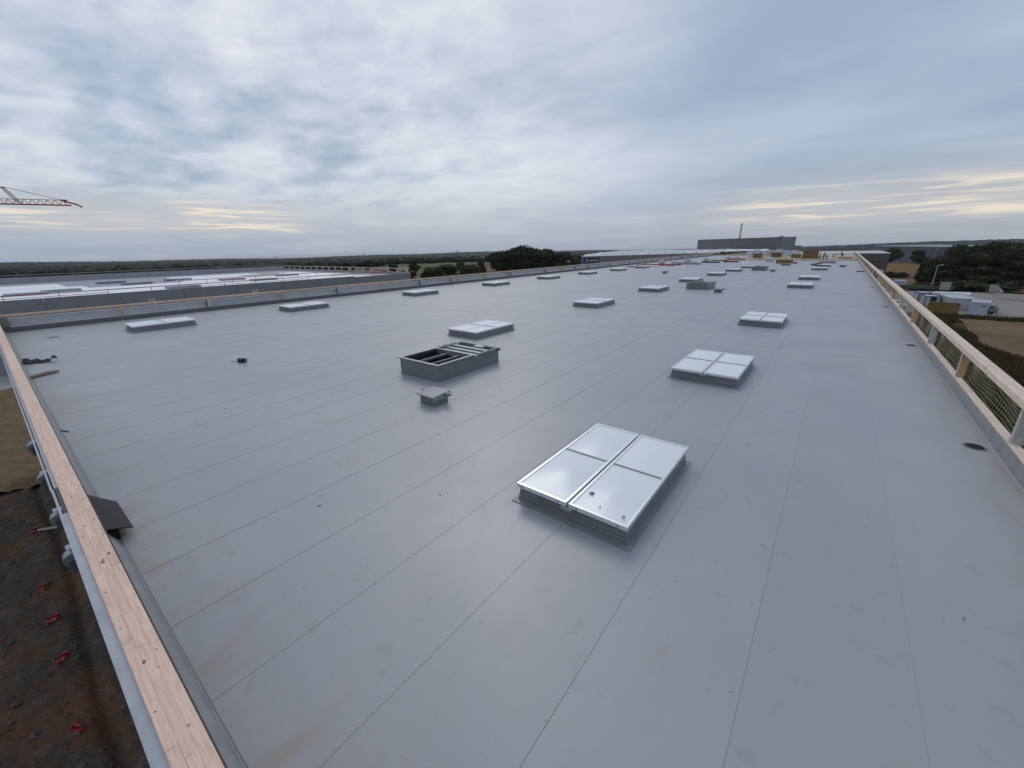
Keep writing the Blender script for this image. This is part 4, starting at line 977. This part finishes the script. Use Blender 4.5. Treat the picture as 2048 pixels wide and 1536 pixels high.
b = MB(); b.box(-.7, -.45, -.2, .1, 0, 2.2); b.build('dark_post', M_STEEL, cb_)
jb = thing('jersey_barrier', 'long pale concrete barrier on the yard surface', 'barrier', (31.6, 153.2, GZ+.22), math.radians(-69))
b = MB(); b.add([(0, 0, 0), (9, 0, 0), (9, .7, 0), (0, .7, 0), (0, .25, .8), (9, .25, .8), (9, .45, .8), (0, .45, .8)], [(0, 3, 2, 1), (4, 5, 6, 7), (0, 1, 5, 4), (1, 2, 6, 5), (2, 3, 7, 6), (3, 0, 4, 7)]); b.build('block', M_CONC, jb)
for i in range(9):
    x = 14.6+i*4.3; y = 108.3-i*.15; b = MB(); b.tube((0, 0, 0), (0, 0, 1.1), .09, 6)
    o = b.build('fence_post', M_WOODG, loc=(x, y, GZ+.25)); tag(o, 'wooden fence post between the bare field and the yard, %s from the left' % ORD[i], 'fence post', 'fence posts at the yard edge')

# ---------------------------------------------------------------- vegetation
def leafmesh(name, H, R, n, m, lobes=9, seed=0, leaf=.42, base=.12, drop=1.0):
    rg = np.random.default_rng(seed)
    cs = []; 
    for i in range(lobes):
        a = rg.uniform(0, 2*pi); zz = rg.uniform(base+.12, .86); rr = R*.62*math.sqrt(max(.05, 1-((zz-.5)/.55)**2))*rg.uniform(.2, 1)
        cs.append((rr*math.cos(a), rr*math.sin(a), zz*H, rg.uniform(.30, .50)*R))
    cs.append((0, 0, H*.80, R*.38)); cs.append((0, 0, H*.45, R*.62))
    cs = np.array(cs)
    k = rg.integers(0, len(cs), n); d = rg.normal(size=(n, 3)); d /= np.linalg.norm(d, axis=1)[:, None]
    rad = cs[k, 3]*(rg.uniform(.45, 1.08, n)); P = cs[k, :3]+d*rad[:, None]*np.array([1, 1, .85])
    P[:, 2] = np.maximum(P[:, 2], H*.04)
    a = rg.normal(size=(n, 3)); a /= np.linalg.norm(a, axis=1)[:, None]; b = np.cross(a, rg.normal(size=(n, 3))); b /= np.linalg.norm(b, axis=1)[:, None]
    s = leaf*rg.uniform(.5, 1.3, n)[:, None]
    V = np.stack([P-a*s, P-b*s*.6, P+a*s, P+b*s*.6], 1).reshape(-1, 3)
    F = np.arange(n*4).reshape(n, 4)
    # dense dark core so the crown is not see-through everywhere
    bm = bmesh.new()
    for c in cs:
        r = bmesh.ops.create_icosphere(bm, subdivisions=2, radius=c[3]*.78)
        for v in r['verts']:
            q = 1+.28*noise.noise(v.co*(1.1/ max(.3, R*.15))+Vector(c[:3])); v.co = v.co*q; v.co.z *= .85; v.co += Vector(c[:3])
    me0 = bpy.data.meshes.new('core'); bm.to_mesh(me0); bm.free()
    cv = [tuple(v.co) for v in me0.vertices]; cf = [tuple(p.vertices) for p in me0.polygons]
    o = len(V); me = bpy.data.meshes.new(name)
    me.from_pydata([tuple(x) for x in V]+cv, [], [tuple(int(i) for i in f) for f in F]+[tuple(i+o for i in f) for f in cf]); me.update(); me.materials.append(m)
    return me
def trunkmesh(H, R, seed):
    rg = random.Random(seed); b = MB(); b.tube((0, 0, 0), (0, 0, H*.45), H*.028, 7, H*.018)
    for i in range(6):
        a = rg.uniform(0, 2*pi); z0 = H*rg.uniform(.2, .42); b.tube((0, 0, z0), (R*.55*math.cos(a), R*.55*math.sin(a), H*rg.uniform(.5, .8)), H*.012, 5, H*.004)
    me = bpy.data.meshes.new('trunk'); me.from_pydata(b.v, [], b.f); me.materials.append(M_BARK); return me
PROT = {}
for nm, (H, R, n, m, lb, sd_, lf) in dict(big=(12, 6.5, 9000, M_LEAF, 13, 1, .42), big2=(12, 6.0, 9000, M_LEAF, 12, 5, .42), mid=(9, 5, 4500, M_LEAF2, 10, 2, .40), mid2=(9, 4.2, 4500, M_LEAF, 9, 8, .40), bush=(3.2, 2.8, 1800, M_LEAF2, 7, 3, .28)).items():
    PROT[nm] = (leafmesh('crown', H, R, n, m, lb, sd_, lf, base=.0 if nm != 'bush' else 0), trunkmesh(H, R, sd_), H, R)
def tree(kind, x, y, H, W_, lab, group, name='tree', cat='tree'):
    c, t_, h0, r0_ = PROT[kind]
    t = thing(name, lab, cat, (x, y, tz(x, y)), random.uniform(0, 6.28), group); t.scale = (W_/(2*r0_), W_/(2*r0_), H/h0)
    link('crown', c, t); link('trunk', t_, t); return t
# right cluster
G = 'dark trees behind the yard'
RT = [('big', 28, 200, 9.0, 13, 'dark bushy tree right behind the lamp post'), ('mid', 25.2, 206, 8.3, 9, 'lower greener tree at the left end of the right-hand wood'),
      ('big2', 33, 196, 10.0, 13, 'dark tree just right of the lamp post, in front of the wood'), ('big', 38, 205, 13.0, 14, 'tallest dark tree above the white cabin'),
      ('big2', 35.5, 216, 12.6, 12, 'dark tall tree peeping over the wood left of the tallest'), ('big', 44, 202, 12.4, 15, 'broad dark tree at the middle of the right-hand wood'),
      ('big2', 50, 198, 11.8, 15, 'broad dark tree towards the right frame edge'), ('mid2', 42, 190, 8.0, 12, 'lower dark tree in front of the broad middle one'),
      ('big', 57, 205, 12.5, 15, 'dark tree at the right frame edge'), ('mid', 52, 188, 7.4, 11, 'greener bushy tree low at the right frame edge'),
      ('mid2', 36, 187, 6.4, 12, 'low dark tree over the road wall'), ('mid2', 28, 190, 5.0, 9, 'low dark shrub-like tree right of the lamp post'), ('big', 66, 215, 13, 16, 'large dark tree beyond the right frame edge'),
      ('big2', 46, 222, 13.2, 14, 'dark tree crown at the back of the right-hand wood'), ('mid', 32.5, 465, 12, 17, 'round dark tree left of the navy warehouse'), ('mid2', 45.5, 428, 10, 15, 'dark tree in front of the navy warehouse centre'),
      ('mid2', 50, 280, 9, 12, 'dark tree before the right end of the navy warehouse')]
for k, x, y, H, W_, lab in RT: tree(k, x, y, H, W_, lab, G)
for i, (x, y, H, W_) in enumerate([(18.2, 236, 2.4, 5.5), (21.5, 236, 2.2, 6), (20.8, 172.5, 2.2, 7), (25.5, 174.5, 2.6, 9), (31, 176, 2.8, 10), (38, 178, 2.4, 11)]):
    tree('bush', x, y, H, W_, ['low green bush beside the adjoining block', 'low green bush right of the first by the adjoining block', 'dark bush left of the lamp post foot', 'dark bush right of the lamp post foot', 'dark bush along the road, third right of the lamp', 'dark bush along the road, nearest the concrete wedge'][i], 'bushes behind the yard', 'bush', 'bush')
# left middle distance
G = 'trees beyond the left guardrail'
for k, x, y, H, W_, lab in [('big', -146, 196, 15.6, 25, 'tall dark tree with the highest crown beyond the left guardrail'), ('big2', -136, 203, 14.2, 21, 'dark tree merging right with the tallest one beyond the guardrail'),
      ('big', -156, 190, 13.0, 19, 'dark tree merging left with the tallest one beyond the guardrail'), ('big2', -127, 207, 12.0, 16, 'lower dark tree at the right side of the clump beyond the guardrail'), ('mid2', -162, 180, 8, 9, 'small dark tree at the left side of the clump beyond the guardrail'),
      ('mid', -115, 101, 8.2, 14, 'bushy green tree just left of the dark hall corner'), ('mid2', -119, 114, 8.4, 15, 'bushy dark tree, second in the row beyond the guardrail'), ('mid', -119, 124, 8.4, 12, 'bushy green tree, right end of the row beyond the guardrail'),
      ('mid2', -122, 96, 7.2, 12, 'dark tree hiding behind the corner of the dark hall')]: tree(k, x, y, H, W_, lab, G)
# hedgerow trees on the fields
rg = random.Random(3); n = 0
for i in range(90):
    az = math.radians(rg.uniform(-88, -26)); r = rg.uniform(300, 620); x, y = r*math.sin(az), r*math.cos(az)
    if -55 < math.degrees(az) < -39 and 380 < r < 600: continue
    tree(rg.choice(['mid2', 'mid', 'big2']), x, y, rg.uniform(6, 9), rg.uniform(9, 16), 'dark rounded hedgerow tree out on the fields', 'hedgerow trees out on the fields', 'hedgerow_tree')
# far woods: one mass of small crowns
ico = bmesh.new(); bmesh.ops.create_icosphere(ico, subdivisions=2, radius=1); IV = np.array([v.co[:] for v in ico.verts]); IF = np.array([[v.index for v in f.verts] for f in ico.faces]); ico.free()
ico = bmesh.new(); bmesh.ops.create_icosphere(ico, subdivisions=1, radius=1); JV = np.array([v.co[:] for v in ico.verts]); JF = np.array([[v.index for v in f.verts] for f in ico.faces]); ico.free()
AV = []; AF = []; off = 0; r = 330; 
while r < 4300:
    da = .5 if r < 900 else .38
    for az in np.arange(-100, 32, da):
        a = az+rng.uniform(-.3, .3); rj = r*(1+rng.uniform(-.02, .02)); x, y = rj*math.sin(math.radians(a)), rj*math.cos(math.radians(a))
        nn_ = noise.noise(Vector((x*.0035, y*.0035, 1.7)))+.6*noise.noise(Vector((x*.011, y*.011, 4)))
        thr = -.12 if a < -55 else .05
        if r > 1500: thr = -.25
        if nn_ < thr: continue
        if -55 < a < -38 and rj < 640: continue
        if -33 < a < 12 and rj < 620: continue
        if a > -12 and rj < 900 and nn_ < .2: continue
        s = rng.uniform(5, 8.5)*(1 if r < 900 else 1+(r-900)/900); h = rng.uniform(6, 10.5)
        V0, F0 = (IV, IF) if r < 700 else (JV, JF)
        V = V0*(1+rng.uniform(-.22, .22, (len(V0), 1)))*np.array([s, s, h*.5])+np.array([x, y, tz(x, y)+h*.48])
        AV.append(V); AF.append(F0+off); off += len(V)
    r *= 1.032
AV = np.concatenate(AV); AF = np.concatenate(AF)
me = bpy.data.meshes.new('woodland'); me.vertices.add(len(AV)); me.vertices.foreach_set('co', AV.ravel().astype(np.float32))
me.loops.add(AF.size); me.loops.foreach_set('vertex_index', AF.ravel().astype(np.int32)); me.polygons.add(len(AF)); me.polygons.foreach_set('loop_start', np.arange(0, AF.size, 3, dtype=np.int32)); me.update(calc_edges=True); me.validate()
me.materials.append(M_FAR); tag(link('woodland', me), 'dark far-off woods and hedges stretching to the horizon', 'woods', kind='stuff')
# scrub along the right field edge: tufts
sc_ = MB(); rg = random.Random(11)
for i in range(60000):
    t = rg.random()**1.3; y = 30+76*t; x = 10.5+rg.random()**.7*(6.2+1.2*math.sin(y*.12)+.8*math.sin(y*.37+1)) + (y-30)*.012
    s = rg.uniform(.05, .16)*(1+t); a = rg.uniform(0, 6.28); h = rg.uniform(.15, .6)*(1+.6*t)
    c_, s_ = math.cos(a)*s, math.sin(a)*s; z = GZ+.2; lx, ly = rg.uniform(-.3, .3), rg.uniform(-.3, .3)
    sc_.add([(x-c_, y-s_, z), (x+c_, y+s_, z), (x+lx, y+ly, z+h)], [(0, 1, 2)])
for i in range(2500):
    x = rg.uniform(14, 40); y = 107.2+rg.uniform(-.8, .8)-.03*(x-14); s = rg.uniform(.1, .3); a = rg.uniform(0, 6.28); h = rg.uniform(.3, .9); c_, s_ = math.cos(a)*s, math.sin(a)*s
    sc_.add([(x-c_, y-s_, GZ+.2), (x+c_, y+s_, GZ+.2), (x+rg.uniform(-.2, .2), y, GZ+.2+h)], [(0, 1, 2)])
tag(sc_.build('scrub', M_SCRUB), 'rough dry scrub along the right side of the building', 'scrub', kind='stuff')
sheet('scrub_ground', mat('scrub_ground', (.07, .048, .024), .95, extra=field_extra((.045, .035, .018), (.11, .075, .04)), bump=(2, .8, .2), spec=.1), [(4, 10), (15.2, 10), (16.5, 60), (18.5, 107), (4, 107)], .23)

# ---------------------------------------------------------------- far houses, pylons, crane
rg = random.Random(21)
def house(x, y, s, rz, lab, grp, tile=M_TILE):
    t = thing('house', lab, 'house', (x, y, tz(x, y)), rz, grp); t.scale = (s,)*3
    b = MB(); b.box(-5, 5, -3.5, 3.5, 0, 5.2); b.build('wall', M_RENDER, t)
    b = MB(); b.add([(-5.3, -3.9, 5.0), (5.3, -3.9, 5.0), (5.3, 3.9, 5.0), (-5.3, 3.9, 5.0), (-5.3, 0, 7.6), (5.3, 0, 7.6)], [(0, 1, 5, 4), (2, 3, 4, 5), (0, 4, 3), (1, 2, 5), (3, 2, 1, 0)]); b.build('roof', tile, t)
for i in range(26):
    az = math.radians(rg.uniform(-84, -30)); r = rg.uniform(760, 1500); house(r*math.sin(az), r*math.cos(az), rg.uniform(.75, 1.15), rg.uniform(0, 3), 'tiny pale farmhouse among the far woods', 'farmhouses among the far woods')
for i in range(46):
    az = math.radians(rg.uniform(-14, 6)); r = rg.uniform(850, 1900); house(r*math.sin(az), r*math.cos(az), rg.uniform(.8, 1.2), rg.uniform(0, 3), 'tiny pale house in the distant town', 'houses of the distant town')
for i, (az, r, top) in enumerate([(-67.0, 2400, -.0064), (-57.0, 2000, -.0032), (-45.1, 1900, -.0019), (-81.2, 2600, -.0075)]):
    a = math.radians(az); x, y = r*math.sin(a), r*math.cos(a); z0 = tz(x, y); H = 4.2+top*r-z0
    t = thing('pylon', ['faint lattice pylon above the woods behind the dark hall', 'faint lattice pylon left of the green field', 'faint lattice pylon above the green field', 'faintest pylon at the far left horizon'][i], 'pylon', (x, y, z0), -a)
    b = MB()
    for sx, sy in ((-1, -1), (1, -1), (1, 1), (-1, 1)): b.tube((sx*4, sy*4, 0), (sx*.8, sy*.8, H), .45, 4)
    b.build('leg', M_STEEL, t)
    b = MB(); b.box(-6, 6, -.4, .4, H*.78, H*.78+.8); b.box(-4, 4, -.4, .4, H*.93, H*.93+.8); b.build('cross_arm', M_STEEL, t)
    b = MB()
    for k in range(6): z0_, z1_ = H*k/6, H*(k+1)/6; w = 4-3.2*k/6; b.tube((-w, -w, z0_), (w, -w, z1_), .3, 4); b.tube((w, -w, z0_), (-w, -w, z1_), .3, 4)
    b.build('bracing', M_STEEL, t)
# crane: tower stands out of frame, jib reaches in from the left
T = Vector((-148.6, 20.8, 16.58)); Dj = Vector((-5.5, -12.6, 0)).normalized()
ang = math.atan2(Dj.y, Dj.x)
cn = thing('tower_crane', 'orange lattice tower crane jib reaching in over the dark hall from the left', 'crane', (T.x+Dj.x*1.5, T.y+Dj.y*1.5, 0), ang)
JL = 48; hw, hh = .45, 1.1; zb = T.z-.6
bl = MB(); bl.tube((0.6, -hw, zb), (JL, -hw, zb), .13, 5); bl.tube((0.6, hw, zb), (JL, hw, zb), .13, 5); bl.build('lower_chord', M_CRANED, cn)
bl = MB(); bl.tube((1.2, 0, zb+hh), (JL, 0, zb+hh), .08, 5); bl.build('upper_chord', M_CRANE, cn)
bl = MB(); x = 1.2; k = 0
while x < JL-1.1:
    for s in (-hw, hw): bl.tube((x, s, zb), (x+.65, 0, zb+hh), .045, 4); bl.tube((x+.65, 0, zb+hh), (x+1.3, s, zb), .045, 4)
    bl.tube((x, -hw, zb), (x, hw, zb), .045, 4); x += 1.3; k += 1
bl.build('lattice', M_CRANE, cn)
bl = MB(); bl.tube((1.6, 0, zb+.9), (-.6, 0, zb+.2), .22, 6); bl.tube((-.6, 0, zb+.2), (-1.4, 0, zb-.35), .2, 6); bl.box(1.0, 2.2, -.3, .3, zb+hh-.1, zb+hh+.15); bl.build('jib_tip', M_CRANED, cn)
ax = 11.0; az_ = zb+3.5
bl = MB()
for s in (-.35, .35): bl.tube((ax-2.1, s*1.4, zb+.3), (ax-.1, s*.6, az_), .06, 5); bl.tube((ax-1.5, s*1.4, zb+.3), (ax+.3, s*.6, az_), .06, 5)
bl.box(ax-.3, ax+1.0, -.15, .15, az_-.1, az_+.1); bl.build('strut', M_CRANED, cn)
bl = MB(); bl.tube((1.6, 0, zb+hh), (ax, 0, az_+.1), .05, 4); bl.tube((ax+.8, 0, az_+.1), (JL, 0, az_+4.2), .05, 4); bl.build('tie_rod', M_STEEL, cn)
bl = MB(); bl.box(JL-.9, JL+.9, -.9, .9, GZ, zb+10); bl.build('tower', M_CRANE, cn)

# ---------------------------------------------------------------- air
b = MB(); b.box(-4650, 4650, -4650, 4650, -75, 60); hz = b.build('haze', mat('haze_dummy', (1, 1, 1)))
hm = bpy.data.materials.new('haze'); hm.use_nodes = True; t_ = hm.node_tree; t_.nodes.clear()
pv = t_.nodes.new('ShaderNodeVolumePrincipled'); pv.inputs['Density'].default_value = .00007; pv.inputs['Color'].default_value = (.80, .86, .95, 1); pv.inputs['Anisotropy'].default_value = 0
oo = t_.nodes.new('ShaderNodeOutputMaterial'); t_.links.new(pv.outputs[0], oo.inputs['Volume']); hz.data.materials.clear(); hz.data.materials.append(hm); tag(hz, kind='stuff')
